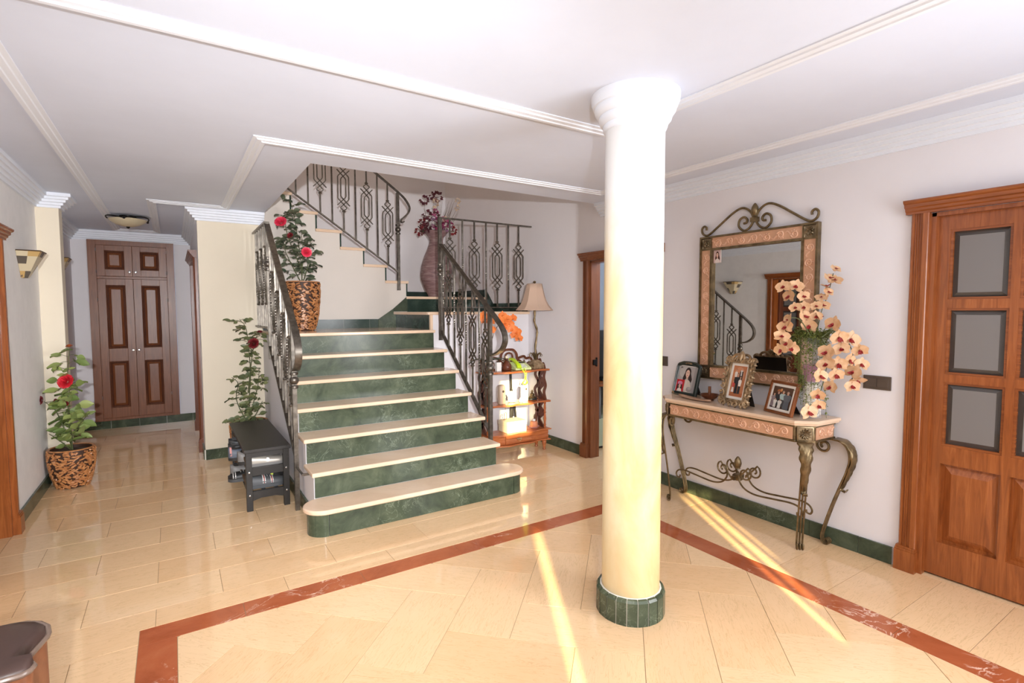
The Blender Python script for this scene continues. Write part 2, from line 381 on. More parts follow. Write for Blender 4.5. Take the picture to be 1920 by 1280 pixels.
wall('wall_front', 'y', -1.312, -1.3, -.955, XR, 0, 3.05,
     [(-.30, -.235, .02, 1.09), (-.39, -.08, 1.74, 2.365), (1.135, 1.18, .64, 1.06), (1.218, 1.283, .70, 1.08), (1.325, 1.347, .80, 1.09)])
wall('wall_stairwell', 'y', 7.25, 7.35, .33, XR, 0, 5, mat='back_paint')
wall('wall_landing', 'y', 5.06, 5.14, 2.28, XR, 0, 1.455)
wall('wall_upper_left', 'x', .73, .83, 3.72, 7.25, 2.61, 5)
wall('wall_upper_front', 'y', 3.72, 3.82, .83, XR, 2.61, 5)
NB, ZB, G8, RS = 2.415, 1.855, .26, .182      # upper flight: first nosing, first tread height, going, rise
wall('wall_hall', 'y', 6.06, 6.12, .23, .83, 0, 2.51, mat='cream_paint')
pts = [(.83, 0), (2.40, 0), (2.40, ZB-.03)]
k = 0
while True:
    xr = NB-.02-G8*(k+1)
    if xr < .83: break
    pts += [(xr, ZB-.03+RS*k), (xr, ZB-.03+RS*(k+1))]; k += 1
pts += [(.83, ZB-.03+RS*k)]
struct(M().prism([(x, 6.06, z) for x, z in pts], (0, .06, 0)).build('wall_stair', 'stair_wall_paint', smooth=False))
m = M()
for (a, b, c, d) in cells(-1.13, 3.62, -1.4, 8.5, [(.83, 3.53, 3.82, 7.28), (-.95, 1.81, -1.3, 1.85)]): m.box(a, b, c, d, ZC, 2.61)
m.box(-1.0, 1.85, -1.3, 1.90, 2.5099, 2.605)
struct(m.build('ceiling', 'ceiling_paint', smooth=False))
struct(M().box(.73, 3.62, 3.72, 7.35, 5, 5.1).build('ceiling_upper', 'ceiling_paint', smooth=False))

def sweep(path, prof, mat, name, parent=None, flip=False, closed=False):
    """profile (d, z) swept along an xy path, d to the right of travel, mitred"""
    P = [V(p) for p in path]; secs = []
    for i in range(len(P)):
        ns = []
        if i > 0: t = (P[i]-P[i-1]).normalized(); ns.append(V((t.y, -t.x)))
        if i < len(P)-1: t = (P[i+1]-P[i]).normalized(); ns.append(V((t.y, -t.x)))
        n = sum(ns, V((0, 0))); n = n/max(.1, n.dot(ns[0]))
        secs.append([(P[i].x+n.x*d, P[i].y+n.y*d, z) for d, z in prof])
    return M().loft(secs, closed=True).build(name, mat, parent, smooth=False)
crown = [(0, 2.392)]
for i in range(5): crown += [(.018+.02*i, 2.392+.0225*i), (.018+.02*i, 2.392+.0225*(i+1)-.004), (.024+.02*i, 2.392+.0225*(i+1))]
crown = crown[:-1]+[(.098, 2.51), (0, 2.51)]
struct(sweep([(XL, -1.3), (XL, 5.99), (-.80, 5.99), (-.80, 6.15), (-1.03, 6.15), (-1.03, 8.40), (.23, 8.40), (.23, 6.06), (.83, 6.06)], crown, 'trim_paint', 'trim_1'))
struct(sweep([(XR, 3.82), (XR, -1.3)], crown, 'trim_paint', 'trim_2'))
strip = [(-.035, 2.512), (-.035, 2.489), (-.016, 2.489), (-.012, 2.494), (.012, 2.496), (.016, 2.502), (.036, 2.505), (.036, 2.512)]
struct(sweep([(-.54, -1.25), (-.54, 8.06), (-.13, 8.06), (-.13, 5.83), (.46, 5.83), (.46, 3.42), (3.13, 3.42), (3.13, -1.25)], strip, 'trim_paint', 'trim_3'))
struct(sweep([(-.95, 2.25), (2.12, 2.25), (2.12, -1.25)], strip, 'trim_paint', 'trim_4'))

# ---- floor: grout bed with every tile laid on it
floor = struct(M().box(-3.2, 5.2, -1.4, 8.5, -.06, -.0022).build('floor', 'grout', smooth=False))
GAP = .0012
def clip(poly, x0, x1, y0, y1):
    for ax, val, sgn in ((0, x0, 1), (0, x1, -1), (1, y0, 1), (1, y1, -1)):
        out = []
        for i in range(len(poly)):
            a, b = poly[i-1], poly[i]; da, db = (a[ax]-val)*sgn, (b[ax]-val)*sgn
            if da >= 0: out.append(a) if False else None
            if (da < 0) != (db < 0):
                t = da/(da-db); out.append((a[0]+(b[0]-a[0])*t, a[1]+(b[1]-a[1])*t))
            if db >= 0: out.append(b)
        poly = out
        if len(poly) < 3: return []
    res = []
    for p in poly:
        if not res or (abs(p[0]-res[-1][0])+abs(p[1]-res[-1][1])) > 1e-4: res.append(p)
    if len(res) > 2 and abs(res[0][0]-res[-1][0])+abs(res[0][1]-res[-1][1]) < 1e-4: res.pop()
    return res if len(res) > 2 else []
def area(p): return .5*sum(p[i-1][0]*p[i][1]-p[i][0]*p[i-1][1] for i in range(len(p)))
def shrink(p, g):
    n = len(p); P = [V(q) for q in p]; out = []
    for i in range(n):
        e1 = (P[i]-P[i-1]).normalized(); e2 = (P[(i+1) % n]-P[i]).normalized(); n1 = V((-e1.y, e1.x)); n2 = V((-e2.y, e2.x)); k = n1+n2
        out.append(tuple(P[i]+k/max(.3, k.dot(n1))*g))
    return out
tmesh = {}
def lay(poly, mat, key=None):
    if len(poly) < 3 or abs(area(poly)) < 6e-4: return
    if area(poly) < 0: poly = poly[::-1]
    cx = sum(p[0] for p in poly)/len(poly); cy = sum(p[1] for p in poly)/len(poly)
    loc = [(p[0]-cx, p[1]-cy) for p in poly]
    k2 = (mat, tuple((round(a, 3), round(b, 3)) for a, b in loc))
    dz = random.uniform(-.0003, .0003)
    if k2 in tmesh: o = link('tile', tmesh[k2], floor)
    else:
        m = M().chamf(shrink(loc, GAP), -.02, 0, .0005); o = m.build('tile', mat, floor, smooth=False, local=True); tmesh[k2] = o.data
    o.location = (cx, cy, dz)
def rect(x0, x1, y0, y1): return [(x0, y0), (x1, y0), (x1, y1), (x0, y1)]
PX, PY, Y0 = .5955, .2985, 3.124
for k in range(-10, 18):
    ya, yb = Y0+PY*k, Y0+PY*(k+1)
    off = .175 if k % 2 == 0 else -.122
    for n in range(-3, 7):
        xa = off+PX*n; q = rect(xa, xa+PX, ya, yb)
        if k == -1 and n == -1:
            lay([(xa, ya), (-.183, ya), (-.183, 2.95), (xa+PX, 2.95), (xa+PX, yb), (xa, yb)], 'tile_long'); continue
        if k >= 0 and ya < 6.05:
            c = clip(q, XL, XR, ya, min(yb, 6.06))
            if c and not (min(p[0] for p in c) > .84 and max(p[0] for p in c) < 2.24 and ya > 3.8): lay(c, 'tile_long')
        if yb > 6.07: lay(clip(q, -1.03, .23, max(ya, 6.06), 8.40), 'tile_long')
        if k == -1: lay(clip(q, -.183, XR, 2.95, yb), 'tile_long') if n >= 0 else lay(clip(q, XL, -.183, ya, yb), 'tile_long')
        if k < -1: lay(clip(q, XL, -.183, ya, yb), 'tile_long')
k = -2
while 1.064+.2978*k < 2.95:
    lay(rect(2.87, XR, 1.064+.2978*k, min(2.95, 1.064+.2978*(k+1))), 'tile_long'); k += 1
s2 = 2**.5
for i in range(-8, 20):
    for j in range(-12, 14):
        for kind in ('u', 'v'):
            if kind == 'u' and (i+j-8) % 4 == 0: i0, i1, j0, j1 = i, i+2, j, j+1
            elif kind == 'v' and (i+j) % 4 == 2: i0, i1, j0, j1 = i, i+1, j, j+2
            else: continue
            q = []
            for a, b in ((i0, j0), (i1, j0), (i1, j1), (i0, j1)):
                u, v = .155+.3*a, .2+.3*b; q.append(((u-v)/s2, (u+v)/s2))
            lay(clip(q, -.035, 2.715, .35, 2.805), 'tile_'+kind)
for n in range(-1, 6):
    c = clip(rect(.251+.6*n, .851+.6*n, 2.805, 2.95), -.183, 2.87, 2.805, 2.95); lay(c, 'red_marble')
for n in range(0, 5):
    y1 = 2.805-.6*n
    lay(rect(-.183, -.035, y1-.6, y1), 'red_marble'); lay(rect(2.715, 2.87, y1-.6, y1), 'red_marble')

# ---- skirting of green marble tiles
def skirt(name, p0, p1, z, size=.40, first=None, h=.102, mat='green_marble'):
    """p0->p1 in xy, the room lies to the right of travel"""
    a, b = V(p0), V(p1); t = (b-a); L = t.length; t.normalize(); n = V((t.y, -t.x))
    def slab(s0, s1, z0, z1, d0, d1):
        q = [a+t*s0+n*d0, a+t*s1+n*d0, a+t*s1+n*d1, a+t*s0+n*d1]
        return M().prism([(p.x, p.y, z0) for p in q], (0, 0, z1-z0))
    o = struct(slab(0, L, z, z+h-.002, 0, .009).build(name, 'white_grout', smooth=False))
    s = 0; nx = first if first else size
    while s < L-.005:
        e = min(L, nx)
        slab(s+.0015, e-.0015, z, z+h, .0005, .015).build('tile', mat, o, smooth=False); s = nx; nx += size
    return o
skirt('baseboard_right', (XR, 3.06), (XR, 1.302), 0, .297, .392)
skirt('baseboard_right_far', (XR, 5.06), (XR, 4.09), 0, .40, .30)
skirt('baseboard_landing', (2.30, 5.06), (XR, 5.06), 0)
skirt('baseboard_left', (XL, 4.83), (XL, 5.99), 0)
skirt('baseboard_pillar', (XL+.015, 5.99), (-.80, 5.99), 0); skirt('baseboard_pillar_side', (-.80, 5.99), (-.80, 6.15), 0)
skirt('baseboard_hall_left', (-1.03, 6.15), (-1.03, 8.40), 0); skirt('baseboard_back', (-1.015, 8.40), (.23, 8.40), 0, .3)
skirt('baseboard_hall_right', (.23, 6.40), (.23, 6.06), 0); skirt('baseboard_stair', (.23, 6.06), (.775, 6.06), 0)
skirt('baseboard_flight', (.79, 6.06), (.79, 3.80), 0)
T7, T8, T9 = 1.2985, 1.484, 1.67
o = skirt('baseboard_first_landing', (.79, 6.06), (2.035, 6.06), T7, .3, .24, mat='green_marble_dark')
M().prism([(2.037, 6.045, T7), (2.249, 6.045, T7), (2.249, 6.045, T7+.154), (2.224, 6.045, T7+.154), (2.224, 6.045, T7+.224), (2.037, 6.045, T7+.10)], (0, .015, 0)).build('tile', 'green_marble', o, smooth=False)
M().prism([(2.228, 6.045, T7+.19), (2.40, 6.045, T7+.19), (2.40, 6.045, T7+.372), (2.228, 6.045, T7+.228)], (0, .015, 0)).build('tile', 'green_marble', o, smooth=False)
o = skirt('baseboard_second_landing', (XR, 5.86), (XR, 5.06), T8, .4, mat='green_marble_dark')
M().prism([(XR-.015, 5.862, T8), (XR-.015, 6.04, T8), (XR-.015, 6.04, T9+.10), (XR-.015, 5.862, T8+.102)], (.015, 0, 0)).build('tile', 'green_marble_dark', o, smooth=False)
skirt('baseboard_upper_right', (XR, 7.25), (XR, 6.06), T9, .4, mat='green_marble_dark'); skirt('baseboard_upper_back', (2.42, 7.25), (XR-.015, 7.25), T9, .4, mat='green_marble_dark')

# ---- doors
def casing(parent, P, s0, s1, zt, sgn, mats=('door_wood', 'door_wood_h'), w=.085, only=None):
    """reeded casing round an opening s0..s1; P(s,d,z) maps to world, d out of the wall"""
    prof = [(0, 0), (0, .018), (.006, .026)]
    for i in range(3): prof += [(.016+i*.011, .026), (.018+i*.011, .021), (.022+i*.011, .021), (.024+i*.011, .026)]
    prof += [(.054, .027), (.058, .034), (w-.004, .034), (w, .030), (w, 0)]
    for sd in (-1, 1):
        if only and sd != only: continue
        e = s0-w-.005 if sd < 0 else s1+w+.005
        secs = [[P(e+(-sd)*a, d, z) for a, d in prof] for z in (.14, zt+.02)]
        M().loft(secs).build('casing', mats[0], parent, ang=25)
        e2 = e+sd*.012; x0, x1 = sorted((e2, e2-sd*(w+.016)))
        m = M()
        for (g, za, zb) in ((.046, 0, .118), (.042, .118, .130), (.038, .130, .142)): m.prism([P(x0+(.046-g)*.6, 0, za), P(x1-(.046-g)*.6, 0, za), P(x1-(.046-g)*.6, g, za), P(x0+(.046-g)*.6, g, za)], V(P(0, 0, zb))-V(P(0, 0, za)))
        m.build('plinth', mats[0], parent, smooth=False)
    head = [(0, 0), (0, .036), (.012, .036), (.018, .046), (.03, .048), (.036, .060), (.052, .062), (.058, .074), (.066, .078), (.074, .078), (.074, 0)]
    a, b = s0-w-.028, s1+w+.028
    secs = [[P(s, d, zt+.002+z) for z, d in head] for s in (a, b)]
    M().loft(secs).build('cornice', mats[1], parent, ang=25)
    m = M(); j = .02
    for (x0, x1, z0, z1) in ((s0-.005, s0+j, 0, zt), (s1-j, s1+.005, 0, zt), (s0, s1, zt-j, zt)):
        m.prism([P(x0, -.11, z0), P(x1, -.11, z0), P(x1, .004, z0), P(x0, .004, z0)], V(P(0, 0, z1))-V(P(0, 0, z0)))
    m.build('jamb', mats[0], parent, smooth=False)
def door_leaf(parent, P, s0, s1, z1, cols, rows_glass, rows_panel, mats=('door_wood', 'door_wood_h'), d0=-.075, d1=-.035):
    holes = [(a, b, c, d) for (a, b) in cols for (c, d) in rows_glass+rows_panel]
    m = M()
    for (a, b, c, d) in cells(s0, s1, .012, z1, holes): m.prism([P(a, d0, c), P(b, d0, c), P(b, d1, c), P(a, d1, c)], V(P(0, 0, d))-V(P(0, 0, c)))
    leaf = m.build('leaf', mats[0], parent, smooth=False)
    mid = (d0+d1)/2
    for (a, b) in cols:
        for (c, d) in rows_glass:
            m = M()
            for (x0, x1, y0, y1) in ((a, b, c, c+.012), (a, b, d-.012, d), (a, a+.012, c+.012, d-.012), (b-.012, b, c+.012, d-.012)):
                m.prism([P(x0, mid-.012, y0), P(x1, mid-.012, y0), P(x1, d1-.006, y0), P(x0, d1-.006, y0)], V(P(0, 0, y1))-V(P(0, 0, y0)))
            m.build('glazing_bead', mats[1], leaf, smooth=False)
            e = .036
            M().prism([P(a+e, mid-.003, c+e), P(b-e, mid-.003, c+e), P(b-e, mid+.004, c+e), P(a+e, mid+.004, c+e)], V(P(0, 0, d-e))-V(P(0, 0, c+e))).build('pane', 'frosted_glass', leaf, smooth=False)
            # bevelled clear margin of the pane
            m = M(); o4 = [P(a+.012, mid-.003, c+.012), P(b-.012, mid-.003, c+.012), P(b-.012, mid-.003, d-.012), P(a+.012, mid-.003, d-.012)]
            i4 = [P(a+e, mid+.004, c+e), P(b-e, mid+.004, c+e), P(b-e, mid+.004, d-e), P(a+e, mid+.004, d-e)]
            m.add(o4+i4, [(q, (q+1) % 4, 4+(q+1) % 4, 4+q) for q in range(4)]); m.build('pane_bevel', 'bevel_glass', leaf, smooth=False)
        for (c, d) in rows_panel:
            g, h = .014, .05
            r0 = [P(a, mid-.006, c), P(b, mid-.006, c), P(b, mid-.006, d), P(a, mid-.006, d)]
            r1 = [P(a+g, mid-.004, c+g), P(b-g, mid-.004, c+g), P(b-g, mid-.004, d-g), P(a+g, mid-.004, d-g)]
            r2 = [P(a+h, d1-.006, c+h), P(b-h, d1-.006, c+h), P(b-h, d1-.006, d-h), P(a+h, d1-.006, d-h)]
            M().loft([r0, r1, r2], cap=True).build('panel', mats[0], leaf, smooth=False)
    return leaf
def empty_struct(name, loc=(0, 0, 0)):
    o = bpy.data.objects.new(name, None); COL.objects.link(o); o.location = loc; o['kind'] = 'structure'; return o
Pr = lambda s, d, z: (XR-d, s, z)
d1 = empty_struct('door_1', (XR, .83, 0)); casing(d1, Pr, .49, 1.18, 2.02, 1)
door_leaf(d1, Pr, .51, 1.162, 2.0, [(.565, .82), (.855, 1.108)], [(.745, 1.098), (1.142, 1.502), (1.550, 1.924)], [(.20, .645)])
d2 = empty_struct('door_2', (XR, 3.56, 0)); casing(d2, Pr, 3.15, 3.975, 1.985, 1, ('mid_wood', 'mid_wood'))
m = M().box(XR+.06, XR+.075, 3.945, 3.957, .93, 1.02).box(XR+.02, XR+.06, 3.938, 3.957, .945, 1.0); m.build('strike_plate', 'black_metal', d2, smooth=False)
Pl = lambda s, d, z: (XL+d, s, z)
d3 = empty_struct('door_3', (XL, 4.3, 0)); casing(d3, Pl, 3.90, 4.70, 1.975, 1)
ca, sa = math.cos(R(68)), math.sin(R(68))
Pl3 = lambda s, d, z: (XL-.10-(4.66-s)*sa+(d+.05)*ca, 4.66-(4.66-s)*ca-(d+.05)*sa, z)
door_leaf(d3, Pl3, 3.93, 4.66, 1.955, [(3.99, 4.275), (4.315, 4.60)], [(.745, 1.09), (1.135, 1.48), (1.525, 1.88)], [(.20, .645)], ('dark_casing_wood', 'dark_casing_wood'))
Ph = lambda s, d, z: (.23-d, s, z)
d4 = empty_struct('door_4', (.23, 7.0, 0)); casing(d4, Ph, 6.50, 7.62, 2.06, 1, ('dark_casing_wood', 'dark_casing_wood'), w=.08)
door_leaf(d4, Ph, 6.525, 7.595, 2.03, [(6.62, 7.02), (7.10, 7.50)], [], [(.15, .95), (1.05, 1.90)], ('dark_casing_wood', 'dark_casing_wood'), d0=-.09, d1=-.05)
struct(M().box(XR+.002, 4.75, -.3, 5.2, -.02, 0).build('floor_right_rooms', 'tile_long', smooth=False)); struct(M().box(-3.0, XL-.002, 3.0, 6.2, -.02, 0).build('floor_side_room', 'tile_long', smooth=False))
# rooms beyond the doors (only slivers show)
wall('wall_kitchen', 'x', 4.75, 4.85, 2.4, 5.4, 0, 2.6, mat='pale_blue_paint'); wall('wall_kitchen_far', 'y', 5.2, 5.3, 3.62, 4.75, 0, 2.6); wall('wall_kitchen_near', 'y', 2.4, 2.5, 3.62, 4.75, 0, 2.6)
wall('wall_study', 'x', 4.75, 4.85, -.4, 2.0, 0, 2.6); wall('wall_study_far', 'y', 1.9, 2.0, 3.62, 4.75, 0, 2.6); wall('wall_study_near', 'y', -.4, -.3, 3.62, 4.75, 0, 2.6)
wall('wall_side_room', 'x', -3.1, -3.0, 2.9, 6.3, 0, 2.6); wall('wall_side_room_far', 'y', 6.2, 6.3, -3, -1.13, 0, 2.6); wall('wall_side_room_near', 'y', 2.9, 3.0, -3, -1.1, 0, 2.6)
struct(M().box(3.62, 4.85, -.4, 5.4, 2.61, 2.7).box(-3.1, -1.13, 2.9, 6.3, 2.61, 2.7).box(.33, .9, 6.2, 8.0, 2.61, 2.7).build('ceiling_side_rooms', 'ceiling_paint', smooth=False))
# ------------------------------------------------------------------ staircase
st = thing('staircase', 'white and green marble staircase that turns at a landing with a rounded bottom step', 'staircase', (1.535, 3.5, 0))
TR, S1, GO = .1855, 3.525, .2495
sy = lambda i: S1+GO*(i-1)
pts = [(sy(1)+.03, 0)]
for i in range(1, 8): pts += [(sy(i)+.014 if i > 1 else sy(1)+.03, TR*i-.03), (sy(i+1)+.014 if i < 7 else 6.055, TR*i-.03)]
pts += [(6.055, 0)]
M().prism([(.845 if False else .79, y, z) for y, z in pts], (1.49, 0, 0)).build('side_wall', 'wall_paint', st, smooth=False)
M().box(2.281, XR-.001, 5.141, 6.06, 0, 1.453).build('landing_body', 'wall_paint', st, smooth=False)
M().box(2.42, XR-.001, 6.121, 7.249, 0, 1.639).build('landing_body', 'wall_paint', st, smooth=False)
cxl, cxr, cyr = .825, 2.29, 3.635
def stadium(r0, z0, z1):
    q = [(cxl+r0*math.cos(a), cyr+r0*math.sin(a), z0) for a in [R(270-180*k/16) for k in range(17)]]
    q += [(cxr+r0*math.cos(a), cyr+r0*math.sin(a), z0) for a in [R(90-180*k/16) for k in range(17)]]
    return M().prism(q, (0, 0, z1-z0))
stadium(.098, 0, TR-.03).build('side_wall', 'wall_paint', st)
stadium(.142, TR-.032, TR).build('tread', 'cream_marble', st, ang=60, bevel=.009)
r0, r1 = .116, .10
def arcpiece(cx, a0, a1):
    n = 8; q = [(cx+r0*math.cos(R(a0+(a1-a0)*k/n)), cyr+r0*math.sin(R(a0+(a1-a0)*k/n)), 0) for k in range(n+1)]
    q += [(cx+r1*math.cos(R(a1+(a0-a1)*k/n)), cyr+r1*math.sin(R(a1+(a0-a1)*k/n)), 0) for k in range(n+1)]
    M().prism(q, (0, 0, TR-.032)).build('riser', 'green_marble', st)
arcpiece(cxl, 269, 226); arcpiece(cxl, 225, 182); arcpiece(cxl, 181, 95); arcpiece(cxr, -89, -36); arcpiece(cxr, -35, 20); arcpiece(cxr, 21, 85)
M().box(cxl+.002, cxr-.002, cyr-r0, cyr-r1, 0, TR-.032).build('riser', 'green_marble', st, smooth=False, bevel=.001)
for i in range(2, 8):
    M().box(.794, 2.276, sy(i), sy(i)+.016, TR*(i-1), TR*i-.03).build('riser', 'green_marble', st, smooth=False)
    y1 = sy(i+1)+.003 if i < 7 else sy(7)+.30
    M().box(.77, 2.302 if i < 7 else 2.285, sy(i)-.032, y1-.0015, TR*i-.031, TR*i).build('tread', 'cream_marble', st, smooth=False, bevel=.008)
for (xa, xb) in ((.77, 1.51), (1.512, 2.25)):
    M().box(xa, xb, sy(7)+.302, 6.06, T7-.03, T7).build('landing_slab', 'cream_marble', st, smooth=False, bevel=.001)
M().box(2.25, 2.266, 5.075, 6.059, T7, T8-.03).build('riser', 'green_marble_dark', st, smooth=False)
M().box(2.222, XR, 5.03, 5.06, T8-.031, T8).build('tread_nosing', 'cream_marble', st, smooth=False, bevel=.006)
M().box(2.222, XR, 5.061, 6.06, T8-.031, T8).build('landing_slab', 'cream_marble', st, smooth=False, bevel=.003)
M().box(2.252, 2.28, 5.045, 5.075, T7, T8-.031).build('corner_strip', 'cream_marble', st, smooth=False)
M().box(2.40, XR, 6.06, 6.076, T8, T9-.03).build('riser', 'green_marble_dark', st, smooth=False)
M().box(2.385, XR, 6.03, 7.25, T9-.031, T9).build('tread', 'cream_marble', st, smooth=False, bevel=.006)
for k in range(7):
    n = NB-G8*k; z = ZB+RS*k
    if n-.3 < .83: n0 = .83
    else: n0 = n-G8-.025
    M().box(n0, n, 6.03, 7.25, z-.031, z).build('tread', 'cream_marble', st, smooth=False, bevel=.005)
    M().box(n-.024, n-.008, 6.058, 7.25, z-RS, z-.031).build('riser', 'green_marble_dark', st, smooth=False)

# ------------------------------------------------------------------ wrought iron railings
U = .00164
def ornament(m, P, s, zc, n):
    for sg in (-1, 1):
        for tb in (-1, 1):
            q = lambda a, b: P(s+sg*a*U, zc+tb*b*U)
            m.strap([q(37, 0), q(37, 72), q(33, 80), q(0, 113), q(-21, 134), q(-19, 140), q(0, 154)], n, .0055, .0052)
            m.strap([q(17, 0), q(17, 56), q(12, 66), q(0, 78), q(-42, 120)], n, .0055, .0052)
def collar(m, c, s=1):
    m.lathe([(.004*s, -.012*s), (.016*s, -.009*s), (.021*s, 0), (.016*s, .009*s), (.004*s, .012*s)], c, 8)
def baluster(parent, P, s, z0, z1, n, zc=None, turns=7, h=.0072):
    m = M(); b = P(s, z0)
    if zc is None:
        m.twist(b, z0, z1, h, turns, .32, .68, 44)
    else:
        a = zc-160*U; d = zc+160*U
        if a > z0: m.twist(b, z0, a, h, 0, .3, .7, 2)
        if z1 > d: m.twist(b, d, z1, h, 0, .3, .7, 2)
        collar(m, P(s, a)); collar(m, P(s, d)); ornament(m, P, s, zc, n)
    return m.build('baluster', 'pewter', parent, ang=30)
def newel(parent, x, y, z0, z1, zk, h=.016):
    m = M(); zs = [z0]; z = z0
    while z < z1-.05: z += random.uniform(.03, .05); zs.append(z)
    zs.append(z1); secs = []
    for q in zs:
        g = h*random.uniform(.94, 1.08); secs.append([(x+sx*g, y+sg*g, q) for sx, sg in ((-1, -1), (1, -1), (1, 1), (-1, 1))])
    m.loft(secs); o = m.build('newel_post', 'pewter', parent, ang=20)
    m = M().ball((x, y, zk), .034, 14, 10)
    for dz in (-.05, .05): m.lathe([(.016, -.014), (.030, -.008), (.030, .008), (.016, .014)], (x, y, zk+dz), 12)
    m.build('knob', 'pewter', o)
    return o
def rail_fn(p0, p1): return lambda s: p0[1]+(p1[1]-p0[1])*(s-p0[0])/(p1[0]-p0[0])
# right flight
XA = 2.335; P = lambda s, z: (XA, s, z); nx = (1, 0, 0)
rr = thing('stair_railing', 'wrought iron stair railing at the right of the lower flight', 'railing', (XA, 3.965, 0))
newel(rr, XA, 3.965, 0, 1.49, .99); newel(rr, XA, 4.97, 1.19, 2.456, 1.92, .017)
top = rail_fn((4.86, 2.11), (3.86, 1.43)); bot = rail_fn((4.97, 1.295), (3.98, .424))
M().strap([P(4.955, top(4.955)), P(4.4, top(4.4)), P(3.95, top(3.95))]+bez([P(3.86, 1.43), P(3.755, 1.345), P(3.712, 1.262), P(3.745, 1.185), P(3.83, 1.135), P(3.95, 1.10)], 6), nx, .024, .008).build('handrail', 'pewter', rr, ang=50)
M().strap([P(4.965, bot(4.965)), P(3.97, bot(3.97))], nx, .016, .008).build('bottom_rail', 'pewter', rr)
for i, s in enumerate((4.897, 4.786, 4.655, 4.529, 4.413, 4.286, 4.158, 4.048)):
    baluster(rr, P, s, bot(s), top(s), nx, None if i % 2 == 0 else 1.246+.76*(s-4.286))
# landing railing
YA = 5.0; P2 = lambda s, z: (s, YA, z); ny = (0, 1, 0)
lr = thing('landing_railing', 'level wrought iron railing along the right landing above the telephone stand', 'railing', (2.9, YA, T8))
M().strap([(2.335, YA, 2.455), (3.50, YA, 2.455)], ny, .016, .007).build('handrail', 'pewter', lr)
M().strap([(2.335, YA, 1.53), (3.50, YA, 1.53)], ny, .012, .006).build('bottom_rail', 'pewter', lr)
for x in (2.62, 3.36): M().box(x-.008, x+.008, YA-.008, YA+.045, T8, 1.53).build('foot', 'pewter', lr, smooth=False)
for i, s in enumerate((2.464, 2.612, 2.756, 2.901, 3.044, 3.19, 3.328)): baluster(lr, P2, s, 1.53, 2.452, ny, 1.99 if i % 2 == 0 else None)
# left flight
XB = .74; P3 = lambda s, z: (XB, s, z)
rl = thing('stair_railing', 'wrought iron stair railing at the left of the lower flight', 'railing', (XB, 4.13, 0))
newel(rl, XB, 4.13, 0, 1.42, .985); newel(rl, XB, 5.22, 1.06, 2.29, 1.925, .013)
top = rail_fn((5.22, 2.285), (4.06, 1.374)); bot = rail_fn((5.22, 1.18), (4.15, .43))
M().strap([P3(5.22, top(5.22)), P3(4.6, top(4.6)), P3(4.15, top(4.15))]+bez([P3(4.06, 1.374), P3(3.975, 1.295), P3(3.935, 1.215), P3(3.955, 1.135), P3(4.03, 1.08), P3(4.12, 1.06)], 6), nx, .024, .008).build('handrail', 'pewter', rl, ang=50)
M().strap([P3(5.22, bot(5.22)), P3(4.13, bot(4.13))], nx, .016, .008).build('bottom_rail', 'pewter', rl)
for i, s in enumerate((5.10, 4.98, 4.86, 4.74, 4.62, 4.50, 4.38, 4.26)): baluster(rl, P3, s, bot(s), top(s), nx, None if i % 2 == 0 else (bot(s)+top(s))/2+.02)
for y, z in ((3.90, .33), (4.95, 1.06)): M().box(XB-.008, .80, y-.006, y+.006, z-.008, z+.008).build('wall_bracket', 'pewter', rl, smooth=False)
M().strap([P3(3.90, .33), P3(4.13, .33)], nx, .006, .006).build('wall_bracket', 'pewter', rl)
ll = thing('landing_railing', 'short level wrought iron railing at the left edge of the first landing', 'railing', (XB, 5.65, T7))
M().strap([P3(5.23, 2.30), P3(6.055, 2.30)], nx, .024, .008).build('handrail', 'pewter', ll)
M().strap([P3(5.23, 1.345), P3(6.055, 1.345)], nx, .02, .008).build('bottom_rail', 'pewter', ll)
for y in (5.32, 5.98): M().box(XB-.01, .80, y-.01, y+.01, 1.325, 1.34).build('wall_bracket', 'pewter', ll, smooth=False)
for i, s in enumerate((5.35, 5.48, 5.61, 5.74, 5.87, 5.99)): baluster(ll, P3, s, 1.345, 2.295, nx, 1.83 if i % 2 == 0 else None)
# upper flight
YU = 6.02; P4 = lambda s, z: (s, YU, z)
ur = thing('stair_railing', 'wrought iron stair railing rising to the left on the upper flight', 'railing', (2.285, YU, 1.742))
newel(ur, 2.285, YU, 1.742, 2.89, 2.461)
top = rail_fn((2.293, 2.90), (2.012, 3.095)); bot = rail_fn((2.277, 1.96), (1.121, 2.759))
M().strap([P4(.86, top(.86)), P4(1.5, top(1.5)), P4(2.2, top(2.2))]+bez([P4(2.285, 2.905), P4(2.37, 2.835), P4(2.43, 2.745), P4(2.42, 2.675), P4(2.37, 2.62), P4(2.33, 2.585), P4(2.325, 2.56), P4(2.345, 2.548), P4(2.362, 2.565)], 5), ny, .020, .007).build('handrail', 'pewter', ur, ang=50)
M().strap([P4(.86, bot(.86)), P4(2.28, bot(2.28))], ny, .014, .007).build('bottom_rail', 'pewter', ur)
for i, s in enumerate((2.162, 2.039, 1.914, 1.786, 1.653, 1.527, 1.40, 1.274, 1.150, 1.025, .90)): baluster(ur, P4, s, bot(s), top(s), ny, (bot(s)+top(s))/2+.005 if i % 2 == 0 else None)

